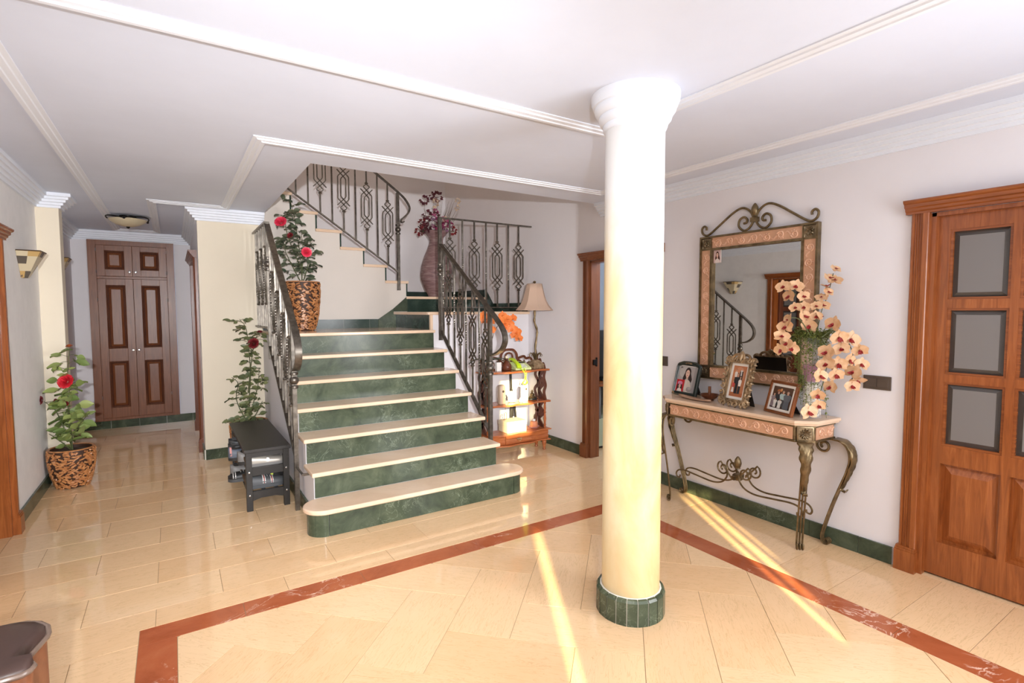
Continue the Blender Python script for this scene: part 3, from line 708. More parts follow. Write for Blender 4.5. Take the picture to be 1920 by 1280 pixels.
# ------------------------------------------------------------------ column
cc = (1.885, 1.825)
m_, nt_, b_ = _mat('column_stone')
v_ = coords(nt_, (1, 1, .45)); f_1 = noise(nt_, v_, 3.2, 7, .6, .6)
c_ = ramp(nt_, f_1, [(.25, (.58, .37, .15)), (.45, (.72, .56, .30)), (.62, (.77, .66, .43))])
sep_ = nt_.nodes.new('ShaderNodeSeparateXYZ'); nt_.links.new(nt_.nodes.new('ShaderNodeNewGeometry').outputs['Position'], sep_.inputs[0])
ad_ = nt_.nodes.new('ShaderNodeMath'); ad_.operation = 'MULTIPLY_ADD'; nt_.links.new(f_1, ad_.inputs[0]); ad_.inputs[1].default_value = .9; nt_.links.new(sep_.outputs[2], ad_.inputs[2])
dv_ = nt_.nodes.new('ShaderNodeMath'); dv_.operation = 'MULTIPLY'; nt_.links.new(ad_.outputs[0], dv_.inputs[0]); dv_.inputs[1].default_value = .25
c_ = mix(nt_, ramp(nt_, dv_.outputs[0], [(.52, (0, 0, 0)), (.62, (.85, .85, .85))]), c_, (.74, .76, .79))   # paler top: mostly the cool light up there, painted into the stone
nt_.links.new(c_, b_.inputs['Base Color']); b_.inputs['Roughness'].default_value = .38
co = thing('column', 'round cream marbled column with flared plain capital standing on the herringbone floor', 'column', (*cc, 0))
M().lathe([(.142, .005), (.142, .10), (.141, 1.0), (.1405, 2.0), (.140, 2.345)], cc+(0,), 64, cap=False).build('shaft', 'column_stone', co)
cp = [(.140, 2.345)]
for r, z in ((.146, 2.348), (.150, 2.358), (.152, 2.37), (.150, 2.376), (.158, 2.379), (.168, 2.392), (.172, 2.408), (.170, 2.414), (.178, 2.417), (.188, 2.432), (.193, 2.45), (.191, 2.457), (.199, 2.460), (.206, 2.480), (.208, 2.5099)): cp.append((r, z))
M().lathe(cp, cc+(0,), 64, cap=False).build('capital', 'trim_paint', co, ang=50)
M().lathe([(.145, .0), (.1655, .0), (.1655, .112), (.150, .1262), (.143, .128)], cc+(0,), 48, cap=False).build('grout_bed', 'white_grout', co)
N = 20
for i in range(N):
    a0, a1 = 2*PI*i/N+.014+R(3), 2*PI*(i+1)/N-.014+R(3); am = (a0+a1)/2
    d = V((math.cos(am), math.sin(am), 0)); t = V((-d.y, d.x, 0)); c = V((*cc, 0)); hw = .167*math.tan((a1-a0)/2)
    def pt(r, q, z): return c+d*r+t*q*hw*(r/.167)+V((0, 0, z))
    prof = [(.150, 0), (.1675, 0), (.1675, .112), (.1615, .124), (.150, .1265)]
    M().loft([[pt(r, -1, z) for r, z in prof], [pt(r, 1, z) for r, z in prof]]).build('tile', 'green_marble', co, smooth=False)
# ------------------------------------------------------------------ prints for the picture frames
def ell(cx, cy, rx, ry, n=14): return [(cx+rx*math.cos(2*PI*k/n), cy+ry*math.sin(2*PI*k/n)) for k in range(n)]
def print_mesh(layers, F):
    """flat layered colour print; F(u, v, lift) maps to space"""
    m = M()
    for i, (c, p) in enumerate(layers): m.poly([F(u, v, .00012*i) for u, v in p], c)
    return m
def sq(u0, u1, v0, v1): return [(u0, v0), (u1, v0), (u1, v1), (u0, v1)]
SKIN = (.62, .36, .25)
def figure(u, v0, h, top, legs, skin=SKIN, hair=(.03, .015, .01), wd=1.0, skirt=False):
    w = h*.20*wd; a = h/1.0
    L = [(legs, [(u-w*.8, v0), (u+w*.8, v0), (u+w*.7, v0+.5*h), (u-w*.7, v0+.5*h)]) if not skirt else (legs, [(u-w*1.3, v0+.04*h), (u+w*1.3, v0+.04*h), (u+w*.6, v0+.5*h), (u-w*.6, v0+.5*h)])]
    L += [(top, [(u-w*.8, v0+.44*h), (u+w*.8, v0+.44*h), (u+w*1.15, v0+.72*h), (u+w*.7, v0+.82*h), (u-w*.7, v0+.82*h), (u-w*1.15, v0+.72*h)]),
          (skin, sq(u-w*.25, u+w*.25, v0+.80*h, v0+.87*h)), (hair, ell(u, v0+.935*h, h*.085, h*.085)), (skin, ell(u, v0+.915*h, h*.062, h*.075))]
    return L
def portrait(cu, cv, s, hair, skin, long=True):
    L = [(hair, ell(cu, cv+.03*s, .20*s, .24*s, 18))]
    if long: L += [(hair, [(cu-.20*s, cv), (cu-.30*s, cv-.25*s), (cu-.27*s, cv-.42*s), (cu-.05*s, cv-.28*s), (cu+.05*s, cv-.28*s), (cu+.30*s, cv-.45*s), (cu+.33*s, cv-.28*s), (cu+.20*s, cv)])]
    L += [(tuple(x*.8 for x in skin), sq(cu-.07*s, cu+.07*s, cv-.30*s, cv-.12*s)), (skin, ell(cu-.01*s, cv-.03*s, .135*s, .185*s, 18))]
    for e in (-.055, .045): L += [((.05, .03, .03), ell(cu+e*s, cv+.005*s, .024*s, .011*s, 8)), ((.08, .04, .03), sq(cu+(e-.03)*s, cu+(e+.03)*s, cv+.035*s, cv+.045*s))]
    L += [(tuple(x*.85 for x in skin), [(cu-.02*s, cv-.07*s), (cu+.015*s, cv-.07*s), (cu-.003*s, cv)]), ((.45, .10, .10), ell(cu-.005*s, cv-.115*s, .045*s, .014*s, 8))]
    return L
PR1 = [((.40, .37, .36), sq(0, 1, 0, 1)), ((.47, .44, .42), ell(.35, .75, .32, .22)), ((.30, .28, .28), sq(.85, 1, 0, 1))]
PR1 += [((.60, .52, .45), [(.25, 0), (.78, 0), (.80, .18), (.68, .44), (.50, .50), (.36, .44)]), ((.68, .60, .53), [(.42, .1), (.56, .08), (.55, .42), (.45, .43)])]
PR1 += portrait(.52, .74, .80, (.030, .018, .018), (.72, .47, .37))
PR1 += [((.30, .27, .26), ell(.72, .12, .15, .10)), ((.42, .38, .36), ell(.74, .16, .09, .05))]
PR1 += [((.50, .012, .018), sq(0, .43, 0, .46)), ((.035, .014, .012), ell(.20, .16, .15, .17))] + portrait(.21, .22, .42, (.04, .016, .012), (.72, .45, .35), False)
PR1 += [((.78, .70, .64), [(.09, 0), (.36, 0), (.31, .10), (.20, .13), (.12, .09)]), ((.62, .24, .36), ell(.21, .33, .13, .07)), ((.50, .16, .28), sq(.08, .34, .275, .305)), ((.03, .03, .03), sq(.08, .22, .915, .93)), ((.03, .03, .03), [(.10, .94), (.15, .97), (.20, .94)])]
PR2 = [((.50, .19, .085), sq(0, 1, 0, 1)), ((.58, .25, .13), ell(.5, .72, .4, .25)), ((.42, .14, .055), sq(0, 1, 0, .13))]
PR2 += figure(.27, .42, .47, (.74, .68, .62), (.03, .03, .03)) + figure(.66, .48, .47, (.74, .70, .66), (.04, .04, .045), hair=(.25, .16, .10)) + [((.03, .03, .035), [(.52, .48), (.60, .48), (.62, .80), (.55, .86)]), ((.03, .03, .035), [(.72, .48), (.80, .48), (.78, .84), (.70, .82)])]
PR2 += figure(.45, .10, .66, (.022, .024, .03), (.018, .018, .022)) + figure(.68, .10, .56, (.80, .75, .70), (.03, .03, .035), hair=(.3, .17, .10)) + figure(.22, .12, .40, (.55, .06, .06), (.78, .72, .68), skirt=True)
PR3 = [((.075, .035, .022), sq(0, 1, 0, 1)), ((.10, .05, .03), sq(0, 1, .72, 1)), ((.45, .15, .05), ell(.33, .80, .12, .07)), ((.62, .30, .12), ell(.42, .86, .05, .06)), ((.04, .02, .015), sq(0, 1, 0, .08))]
PR3 += figure(.12, .05, .62, (.30, .24, .25), (.25, .20, .22)) + figure(.32, .12, .66, (.035, .033, .036), (.03, .03, .03)) + figure(.56, .10, .72, (.42, .55, .55), (.05, .05, .055), hair=(.35, .24, .18)) + figure(.80, .02, .80, (.13, .14, .16), (.11, .12, .14), hair=(.32, .25, .2), wd=1.1) + figure(.24, .03, .42, (.75, .72, .68), (.70, .68, .64)) + figure(.48, .02, .42, (.72, .70, .66), (.74, .72, .68), wd=1.2)
PR4 = [((.62, .44, .42), sq(0, 1, 0, 1)), ((.75, .70, .68), sq(.86, 1, 0, 1))] + [((.72, .62, .58), [(.15, 0), (.80, 0), (.70, .35), (.30, .35)])] + portrait(.48, .62, .95, (.06, .02, .015), (.75, .48, .38))

# ------------------------------------------------------------------ console table
Q = lambda s, d, z: (XR-d, s, z)
ct = thing('console_table', 'marble topped console table with scrolled iron legs below the mirror', 'table', (3.3, 2.213, 0))
SC0 = 2.213
def sym(pts): return pts+[(2*SC0-s, d) for s, d in reversed(pts)]
def slabpoly(pts, z0, z1): return M().prism([Q(s, d, z0) for s, d in pts], (0, 0, z1-z0))
top0 = sym([(1.600, .014), (1.616, .259), (1.712, .350)])
slabpoly(top0, .800, .822).build('tabletop', 'cream_marble', ct, smooth=False, bevel=.006)
slabpoly(sym([(1.612, .014), (1.628, .252), (1.718, .338)]), .790, .800).build('tabletop_moulding', 'cream_marble', ct, smooth=False)
ap = [(1.632, .02), (1.640, .240), (1.726, .322)]
apf = sym(ap)
m = M()
for (z0, z1, e) in ((.683, .696, .0), (.776, .790, .0)):
    slab = slabpoly(sym([(1.632-e, .02), (1.640-e, .240+e), (1.726-e, .322+e)]), z0, z1); m.add(slab.v, slab.f)
inner = slabpoly(sym([(1.640, .02), (1.648, .236), (1.732, .314)]), .690, .785); m.add(inner.v, inner.f)
m.build('apron_frame', 'bronze_iron', ct, smooth=False)
def relief(name, parent, G, L, h, n, mat):
    """row of embossed scrolls, G(a, b, lift): a along, b across"""
    m = M(); st_ = L/n
    for i in range(n):
        c = (i+.5)*st_; sg = 1 if i % 2 else -1; r = min(h*.36, st_*.34)
        q = spiral((c, sg*h*.04), r, r*.18, PI*.9*sg, PI*.9*sg-sg*3.3*PI, 26)
        m.tube([G(a, b, 0) for a, b in q], [.0068*(1-.5*k/26) for k in range(27)], 6)
        m.tube([G(a, b, 0) for a, b in bez([(c-r, sg*h*.04), (c-st_*.5, -sg*h*.30), (c-st_*.62, -sg*h*.2)], 4)], .005, 5)
        for k in range(3):
            t = PI*.25+k*.6; m.tube([G(c+r*math.cos(t)*sg, sg*h*.04-sg*r*math.sin(t), 0), G(c+1.32*r*math.cos(t+.25)*sg, sg*h*.04-sg*1.25*r*math.sin(t+.25), 0)], [.006, .002], 5)
    return m.build(name, 'copper_relief', parent)
def rosette(parent, G, r, mat='bronze_highlit'):
    """square plate with a raised flower; G(a,b,lift)"""
    m = M(); 
    m.loft([[G(-r, -r, .001), G(r, -r, .001), G(r, r, .001), G(-r, r, .001)], [G(-r, -r, .006), G(r, -r, .006), G(r, r, .006), G(-r, r, .006)], [G(-r*.86, -r*.86, .008), G(r*.86, -r*.86, .008), G(r*.86, r*.86, .008), G(-r*.86, r*.86, .008)], [G(-r*.8, -r*.8, .005), G(r*.8, -r*.8, .005), G(r*.8, r*.8, .005), G(-r*.8, r*.8, .005)]])
    for k in range(12):
        a = 2*PI*k/12; m.tube([G(r*.22*math.cos(a), r*.22*math.sin(a), .009), G(r*.5*math.cos(a), r*.5*math.sin(a), .012), G(r*.74*math.cos(a), r*.74*math.sin(a), .006)], [r*.06, r*.13, r*.04], 6)
    for (rr, w) in ((.20, .05), (.08, .07)): m.tube([G(r*rr*math.cos(2*PI*k/14), r*rr*math.sin(2*PI*k/14), .013) for k in range(14)], r*w, 6, closed=True)
    return m.build('rosette', mat, parent)
slabpoly([(1.74, .3145), (1.74, .318), (2*SC0-1.74, .318), (2*SC0-1.74, .3145)], .697, .775).build('apron_panel', 'copper_panel', ct, smooth=False)
relief('apron_scrolls', ct, lambda a, b, l: Q(2*SC0-1.745-a, .318+l, .736+b), 2*(SC0-1.745), .07, 10, 'copper_panel')
for sg in (1, -1):
    fs = lambda s: SC0+sg*(s-SC0)
    M().prism([Q(fs(1.6385), .03, .697), Q(fs(1.6475), .225, .697), Q(fs(1.6495), .225, .697), Q(fs(1.6405), .03, .697)] if False else [Q(fs(1.638), .03, .697), Q(fs(1.642), .03, .697), Q(fs(1.649), .225, .697), Q(fs(1.645), .225, .697)], (0, 0, .078)).build('apron_panel', 'copper_panel', ct, smooth=False)
    relief('apron_scrolls', ct, lambda a, b, l: Q(fs(1.638+.0345*a-l*.2), .035+a, .736+b), .18, .07, 2, 'copper_panel')
    A, B = V(Q(fs(1.640), .240, 0)), V(Q(fs(1.726), .322, 0)); mid = (A+B)/2; tt = (B-A).normalized(); nn = V((-1, -sg*1.0, 0)); nn = (nn-tt*nn.dot(tt)).normalized()
    rosette(ct, lambda a, b, l: tuple(mid+tt*a+nn*(l+.001)+V((0, 0, .736+b))), .046)
def cleg(base, out, k, full=True):
    """cabriole leg: out = horizontal unit vector, k scales the sweep"""
    base = V(base); out = V(out); sd = V((-out.y, out.x, 0)); m = M()
    F = lambda u, z, w=0: tuple(base+out*u*k+sd*w+V((0, 0, z)))
    body = bez([(-.005, .683), (.045, .678), (.085, .640), (.098, .575), (.080, .490), (.045, .390), (.005, .270), (-.030, .150), (-.052, .06), (-.050, .022)], 6)
    body = [(p[0], p[1]) for p in [(q.x, q.y) for q in [V((a.x, a.y)) for a in [V((p.x, p.y)) for p in body]]]] if False else body
    up = [(p.x, p.y) for p in body] if hasattr(body[0], 'y') else body
    foot = spiral((-.024, .027), .027, .008, PI, PI+1.85*PI, 16)
    scr = spiral((-.060, .632), .050, .014, PI*.42, PI*.42+2.9*PI, 26)
    for wv in (-.0165, 0, .0165):
        m.tube([F(a, b, wv) for a, b in up]+[F(a, b, wv) for a, b in foot], .0058, 7)
    m.tube([F(a, b, 0) for a, b in [(.0, .683)]+scr], .0085, 8)
    o = m.build('leg', 'bronze_iron', ct)
    a = M(); secs = []
    lp = [(p[0], p[1]) for p in up if p[1] > .36]
    n = len(lp)
    for i, (u, z) in enumerate(lp):
        t = i/(n-1); w = .040*math.sin(PI*min(1, .30+t*.62))**.8*(1-.55*t)+.006; lift = .014+.014*math.sin(PI*t)
        row = []
        for j in range(9):
            q = (j-4)/4; row.append(F(u+(lift*(1-.55*q*q))/k+.006*math.cos(q*9+t*24)*(1-abs(q)*.4)/k*.8, z+.004, w*q*(1+.13*math.sin(t*38))))
        secs.append(row)
    tip = lp[-1]; secs.append([F(tip[0]+.038/k, tip[1]-.008, .016*(j-4)/4) for j in range(9)]); secs.append([F(tip[0]+.050/k, tip[1]+.012, .010*(j-4)/4) for j in range(9)])
    a.loft(secs, closed=False, cap=False); lf = a.build('acanthus_leaf', 'bronze_iron', o, ang=180)
    md = lf.modifiers.new('thick', 'SOLIDIFY'); md.thickness = .005
    return o
for sg in (1, -1):
    fs = lambda s: SC0+sg*(s-SC0)
    dg = V((-.72, -sg*.69, 0)).normalized()
    cleg(Q(fs(1.690), .281, 0), dg, .42)
    cleg(Q(fs(1.625), .045, 0), (0, -sg, 0), 1.0)
m = M()
def arc(pts, dd): return [Q(SC0-t, dd, z) for t, z in bez(pts, 8)]
for sg in (1, -1):
    for dd, zo in ((.21, 0), (.10, -.005)):
        p1 = [(.045, .345), (.05, .30), (.09, .255), (.17, .235), (.30, .245), (.41, .255), (.47, .245), (.495, .215), (.485, .188), (.462, .190), (.458, .208)]
        m.tube(arc([(sg*t, z+zo) for t, z in p1], dd), .0062, 7)
        sp = [(sg*t, z+zo) for t, z in [(.02, .30)]+[(.085-a, .355+b) for a, b in spiral((0, 0), .052, .012, -PI*.35+PI, -PI*.35+PI+2.7*PI, 24)]]
        m.tube([Q(SC0-t, dd-.01, z) for t, z in sp], .0062, 7)
m.build('stretcher', 'bronze_iron', ct)
m = M().lathe([(.004, .36), (.018, .366), (.016, .374), (.022, .384), (.026, .405), (.020, .432), (.006, .452)], Q(SC0, .155, 0), 14).lathe([(.03, .285), (.036, .29), (.036, .318), (.028, .325)], Q(SC0, .155, 0), 12)
m.box(XR-.215, XR-.095, SC0-.012, SC0+.012, .292, .318); m.build('finial', 'bronze_iron', ct)

# ------------------------------------------------------------------ mirror
mi = thing('wall_mirror', 'tall mirror with embossed copper frame and iron scroll crest on the right wall', 'mirror', (XR, 2.21, .965))
ms0, ms1, mz0, mz1 = 1.765, 2.657, .965, 2.057
def frame_bar(m, s0, s1, z0, z1, d0, d1): m.box(XR-d1, XR-d0, s0, s1, z0, z1)
m = M(); B1, B2 = .013, .100
for (a, b, c, d) in cells(ms0, ms1, mz0, mz1, [(ms0+B1, ms1-B1, mz0+B1, mz1-B1)]): frame_bar(m, a, b, c, d, .001, .042)
for (a, b, c, d) in cells(ms0+B2-.008, ms1-B2+.008, mz0+B2-.008, mz1-B2+.008, [(ms0+B2+.008, ms1-B2-.008, mz0+B2+.008, mz1-B2-.008)]): frame_bar(m, a, b, c, d, .001, .038)
for s in (ms0+B2-.004, ms1-B2-.004):
    for z in (mz0+B1, mz1-B2): frame_bar(m, s, s+.008, z, z+B2-B1, .001, .036)
for z in (mz0+B2-.004, mz1-B2-.004):
    for s in (ms0+B1, ms1-B2): frame_bar(m, s, s+B2-B1, z, z+.008, .001, .036)
m.build('metal_frame', 'bronze_iron', mi, smooth=False)
for (a, b, c, d) in ((ms0+B2, ms1-B2, mz1-B2, mz1-B1), (ms0+B2, ms1-B2, mz0+B1, mz0+B2), (ms0+B1, ms0+B2, mz0+B2, mz1-B2), (ms1-B2, ms1-B1, mz0+B2, mz1-B2)):
    M().box(XR-.028, XR-.002, a, b, c, d).build('frame_panel', 'copper_panel', mi, smooth=False)
    if b-a > d-c: relief('frame_scrolls', mi, lambda p, q, l: (XR-.028-l, b-.01-p, (c+d)/2+q), b-a-.02, .07, 7, 'copper_panel')
    else: relief('frame_scrolls', mi, lambda p, q, l: (XR-.028-l, (a+b)/2+q, c+.01+p), d-c-.02, .07, 9, 'copper_panel')
for s in (ms0+.056, ms1-.056):
    for z in (mz0+.056, mz1-.056): rosette(mi, lambda a, b, l: (XR-.026-l, s+a, z+b), .040)
M().box(XR-.014, XR-.004, ms0+B2, ms1-B2, mz0+B2, mz1-B2).build('mirror_glass', 'mirror_glass', mi, smooth=False)
m = M()
half = bez([(.085, 2.118), (.062, 2.122), (.060, 2.145), (.085, 2.163), (.118, 2.145), (.122, 2.10), (.085, 2.067), (.045, 2.077), (.018, 2.11), (.012, 2.15), (.03, 2.19), (.07, 2.222), (.115, 2.228), (.18, 2.20), (.27, 2.14), (.36, 2.080), (.40, 2.068), (.432, 2.088), (.438, 2.122), (.418, 2.14), (.398, 2.128), (.398, 2.108)], 6)
for sg in (1, -1): m.tube([(XR-.022, 2.213-sg*p.x, p.y) for p in [V((q[0], q[1])) for q in half]], .0085, 8)
m.build('crest_scrolls', 'bronze_iron', mi)
m = M().lathe([(.014, 2.150), (.020, 2.156), (.016, 2.165), (.022, 2.176), (.027, 2.196), (.022, 2.222), (.010, 2.243), (.002, 2.250)], (XR-.022, 2.213, 0), 14).box(XR-.038, XR-.006, 2.213-.026, 2.213+.026, 2.118, 2.150)
m.build('finial', 'bronze_iron', mi)
sn = tag(print_mesh(PR4, lambda u, v, l: (XR-.0150-l, 2.548-.068*u, 1.853+.098*v)).build('snapshot', 'photo_ink', smooth=False), 'small colour snapshot of a dark haired woman tucked into the mirror corner', 'photo')

# ------------------------------------------------------------------ picture frames
def stand_frame(name, label, bl, br, zb, w, h, tilt, kind, prt, fw):
    bl, br = V(bl), V(br); mid = (bl+br)/2; rz = math.atan2(br.y-bl.y, br.x-bl.x)
    t = thing(name, label, 'picture frame', (mid.x, mid.y, zb), rz)
    ct_, st_ = math.cos(tilt), math.sin(tilt)
    F = lambda a, b, l=0: (a, b*st_-l*ct_, b*ct_+l*st_)       # a across, b up the frame, l towards the viewer
    if kind == 'ornate':
        m = M()
        for (x0, x1, y0, y1) in cells(-w/2+.02, w/2-.02, .02, h-.03, [(-w/2+fw, w/2-fw, fw, h-fw-.01)]):
            m.loft([[F(x0, y0, -.012), F(x1, y0, -.012), F(x1, y1, -.012), F(x0, y1, -.012)], [F(x0, y0, .006), F(x1, y0, .006), F(x1, y1, .006), F(x0, y1, .006)]])
        m.build('frame_moulding', 'antique_gold', t, local=True, smooth=False)
        m = M(); per = []
        W2, H2 = w/2, h
        edge = [(-W2+.028, .03), (W2-.028, .03), (W2-.028, h-.05), (-W2+.028, h-.05)]
        for e in range(4):
            a, b = V(edge[e]), V(edge[(e+1) % 4]); L = (b-a).length; n = max(4, int(L/.042))
            nv = V(((b-a).y, -(b-a).x)).normalized()
            for i in range(n):
                c = a+(b-a)*((i+.5)/n)+nv*.011; sg = 1 if i % 2 else -1; r = random.uniform(.022, .031)
                q = spiral((c.x, c.y), r, r*.25, math.atan2(nv.y, nv.x)+sg*1.2, math.atan2(nv.y, nv.x)+sg*(1.2+4.6), 14)
                m.tube([F(x, y, .008+.006*k/14) for k, (x, y) in enumerate(q)], [.0100-.004*k/14 for k in range(15)], 6)
                tip = c+nv*.022; m.tube([F(c.x, c.y, .010), F((c.x+tip.x)/2, (c.y+tip.y)/2, .016), F(tip.x, tip.y, .004)], [.008, .009, .003], 6)
        for c in edge:
            q = spiral((c[0]*1.03, c[1]), .030, .008, 0, 5.2, 18); m.tube([F(x, y, .012) for x, y in q], .0085, 6)
        for sg in (1, -1):
            q = bez([(0, h-.03), (sg*.03, h-.005), (sg*.062, h-.012), (sg*.075, h-.035), (sg*.055, h-.045), (sg*.045, h-.028)], 5); m.tube([F(p.x, p.y, .010) for p in [V((z[0], z[1])) for z in q]], [.010]*len(q), 6)
            q = bez([(sg*.008, h-.06), (sg*.028, h-.04), (sg*.022, h-.008), (0, h+.012)], 5); m.tube([F(p.x, p.y, .014) for p in [V((z[0], z[1])) for z in q]], .0085, 6)
        m.tube([F(0, h-.05, .014), F(0, h-.01, .020), F(0, h+.02, .010)], [.008, .014, .004], 8)
        m.build('carved_scrolls', 'antique_gold', t, local=True)
        iw0, iw1, ih0, ih1 = -w/2+fw, w/2-fw, fw, h-fw-.01
        m = M()
        for (x0, x1, y0, y1) in cells(iw0-.008, iw1+.008, ih0-.008, ih1+.008, [(iw0+.004, iw1-.004, ih0+.004, ih1-.004)]): m.loft([[F(x0, y0, .004), F(x1, y0, .004), F(x1, y1, .004), F(x0, y1, .004)], [F(x0, y0, .014), F(x1, y0, .014), F(x1, y1, .014), F(x0, y1, .014)]])
        m.build('inner_slip', 'antique_gold', t, local=True, smooth=False)
        back = [F(-w/2+.02, .02, -.013), F(w/2-.02, .02, -.013), F(w/2-.02, h-.035, -.013), F(-w/2+.02, h-.035, -.013)]
        mw = .022
    else:
        rad = .035 if kind == 'green' else 0
        def outline(g, l):
            x, y0, y1 = w/2-g, g, h-g; p = [F(-x, y0, l), F(x, y0, l)]
            if kind == 'green':
                r = max(.004, rad-g)
                p += [F(x-r+r*math.cos(a), y1-.012-r+r*math.sin(a), l) for a in (0, .5, 1.0, 1.5)]
                p += [F(x*.5, y1-.002, l), F(0, y1, l), F(-x*.5, y1-.002, l)]
                p += [F(-x+r-r*math.sin(a), y1-.012-r+r*math.cos(a), l) for a in (.07, .57, 1.07, 1.57)]
            else: p += [F(x, y1, l), F(-x, y1, l)]
            return p
        M().loft([outline(0, -.010), outline(0, .006), outline(.004, .010), outline(.010, .011), outline(fw*.55, .004), outline(fw*.62, .008), outline(fw*.85, .008), outline(fw, .003)], cap=False).build('frame_moulding', 'frame_green' if kind == 'green' else 'frame_brown', t, local=True)
        if kind == 'green':
            m = M()
            for (x, y) in ((0, h-.016), (-.014, h-.017), (.014, h-.017), (-.026, h-.019), (.026, h-.019), (-w/2+.014, .018), (-w/2+.022, .012)): m.ball(F(x, y, .010), (.010, .006, .006), 8, 6)
            m.build('gilt_ornament', 'antique_gold', t, local=True)
        iw0, iw1, ih0, ih1 = -w/2+fw*.98, w/2-fw*.98, fw*.98, h-fw*(.98 if kind != 'green' else 1.35); back = outline(.001, -.0102); mw = 0 if kind == 'green' else .016
    M().poly([F(iw0-.004, ih0-.004, .001), F(iw1+.004, ih0-.004, .001), F(iw1+.004, ih1+.004, .001), F(iw0-.004, ih1+.004, .001)]).build('mount', 'mat_white', t, local=True, smooth=False)
    print_mesh(prt, lambda u, v, l: F(iw0+mw+(iw1-iw0-2*mw)*u, ih0+mw+(ih1-ih0-2*mw)*v, .0015+l)).build('photo_print', 'photo_ink', t, local=True, smooth=False)
    m = M().poly(list(reversed(back))); hz = h*.62
    top = V(F(0, hz, -.012)); m.obb(top*.5+V((0, hz*math.sin(tilt)*.5+.07, 0))*.5+V((0, .022, 0)), (w*.22, 0, 0), tuple((V((0, top.y+.075, 0))-top)*.5), (0, .0015, .0008))
    m.build('easel_back', 'black_ash', t, local=True, smooth=False)
    return t
stand_frame('picture_frame', 'dark green arched photo frame with a long haired girl, beside the column', (3.372, 2.835, 0), (3.335, 2.565, 0), .823, .255, .275, R(14), 'green', PR1, .030)
stand_frame('picture_frame', 'ornate gilt carved photo frame with a family on an orange backdrop', (3.262, 2.318, 0), (3.218, 2.060, 0), .823, .262, .375, R(14), 'ornate', PR2, .052)
stand_frame('picture_frame', 'plain brown wooden photo frame holding a dark group photograph', (3.300, 1.998, 0), (3.222, 1.765, 0), .823, .238, .215, R(16), 'brown', PR3, .020)
t = thing('copper_dish', 'small copper dish with an upright peg handle between two photo frames', 'dish', (3.345, 2.455, .822))
M().lathe([(.026, 0), (.032, .003), (.030, .008), (.050, .022), (.068, .042), (.070, .046), (.064, .044), (.045, .026), (.0, .020)], wloc(t), 24).build('bowl', 'copper_bowl', t)
M().tube([wloc(t)+V((0, 0, .02)), wloc(t)+V((0, 0, .105))], [.012, .0105], 10).build('handle', 'copper_bowl', t)
m = M(); secs = []
for i in range(13):
    u = -1+2*i/12; wv = .034*math.sqrt(max(0, 1-u*u))+.003; y = 2.520-.165*u*-1
    secs.append([(3.262+.022*u*-1+wv*q*-1 if False else 3.262-.02*u+wv*q, 2.528-.160*u, .824+.010*abs(q)**2+.012*u*u) for q in (-1, -.5, 0, .5, 1)])
m.loft(secs, closed=False, cap=False); o = m.build('leaf_dish', 'leaf_tray', ang=180); o.modifiers.new('thick', 'SOLIDIFY').thickness = .003
tag(o, 'long flat leaf shaped dish lying at the front edge of the console', 'dish')

# ------------------------------------------------------------------ vase of orchids
vx, vy = 3.335, 1.705
va = thing('glass_vase', 'tall flared glass vase layered with pebbles and purple gel on the console', 'vase', (vx, vy, .822))
M().lathe([(.048, .823), (.056, .826), (.054, .90), (.056, 1.02), (.062, 1.14), (.076, 1.27), (.088, 1.325), (.084, 1.325), (.072, 1.27), (.058, 1.14), (.052, 1.02), (.050, .90), (.050, .832), (0, .832)], (vx, vy, 0), 32, cap=False).build('glass', 'clear_glass', va)
m = M()
for k in range(230):
    z = random.uniform(.84, 1.045); a = random.uniform(0, 2*PI); rr = .043 if z < 1.03 else random.uniform(0, .043)
    m.ball((vx+rr*math.cos(a), vy+rr*math.sin(a), z), random.uniform(.006, .009), 6, 4)
m.lathe([(.040, .835), (.040, 1.035)], (vx, vy, 0), 16); m.build('pebbles', 'pebble_white', va, kind='stuff')
M().lathe([(.045, 1.052), (.049, 1.10), (.054, 1.155), (.0, 1.160)], (vx, vy, 0), 24).build('purple_gel', 'gel_purple', va)
def petal_mesh(w, l, cup, n=5):
    """petal from origin along +x"""
    m = M(); rows = []
    for i in range(n+1):
        t = i/n; hw = w*math.sin(PI*(.10+.86*t)**.85)**.8 if t < 1 else w*.12
        rows.append([(l*t, hw*q, cup*(t*t)*l+cup*.5*abs(q)*w) for q in (-1, -.4, .4, 1)])
    m.loft(rows, closed=False, cap=False); return m
def join(m, src, mat4):
    m.add([mat4 @ V(v) for v in src.v], src.f)
pm_big, pm_sep = petal_mesh(.030, .046, .12), petal_mesh(.016, .046, .05)
fl = M()
for a, p in ((8, pm_big), (172, pm_big), (90, pm_sep), (218, pm_sep), (322, pm_sep)): join(fl, p, Matrix.Rotation(R(a), 4, 'Z') @ Matrix.Translation((.002, 0, .002 if p is pm_big else 0)))
lip = M()
for a in (-60, -90, -120): join(lip, petal_mesh(.008, .022, .9, 4), Matrix.Rotation(R(a), 4, 'Z') @ Matrix.Translation((0, 0, .003)))
lip.ball((0, 0, .008), (.006, .006, .007), 8, 5)
def proto(m, name, mat): 
    me = bpy.data.meshes.new(name); me.from_pydata(m.v, [], m.f); me.shade_smooth(); me.materials.append(MATS[mat]); return me
FLM, LPM = proto(fl, 'flower', 'orchid_petal'), proto(lip, 'lip', 'orchid_lip')
def aim(d, up=(0, 0, 1)):
    d = V(d).normalized(); a = V(up).cross(d)
    if a.length < 1e-4: a = V((1, 0, 0))
    a.normalize(); b = d.cross(a); return Matrix(((a.x, b.x, d.x), (a.y, b.y, d.y), (a.z, b.z, d.z)))
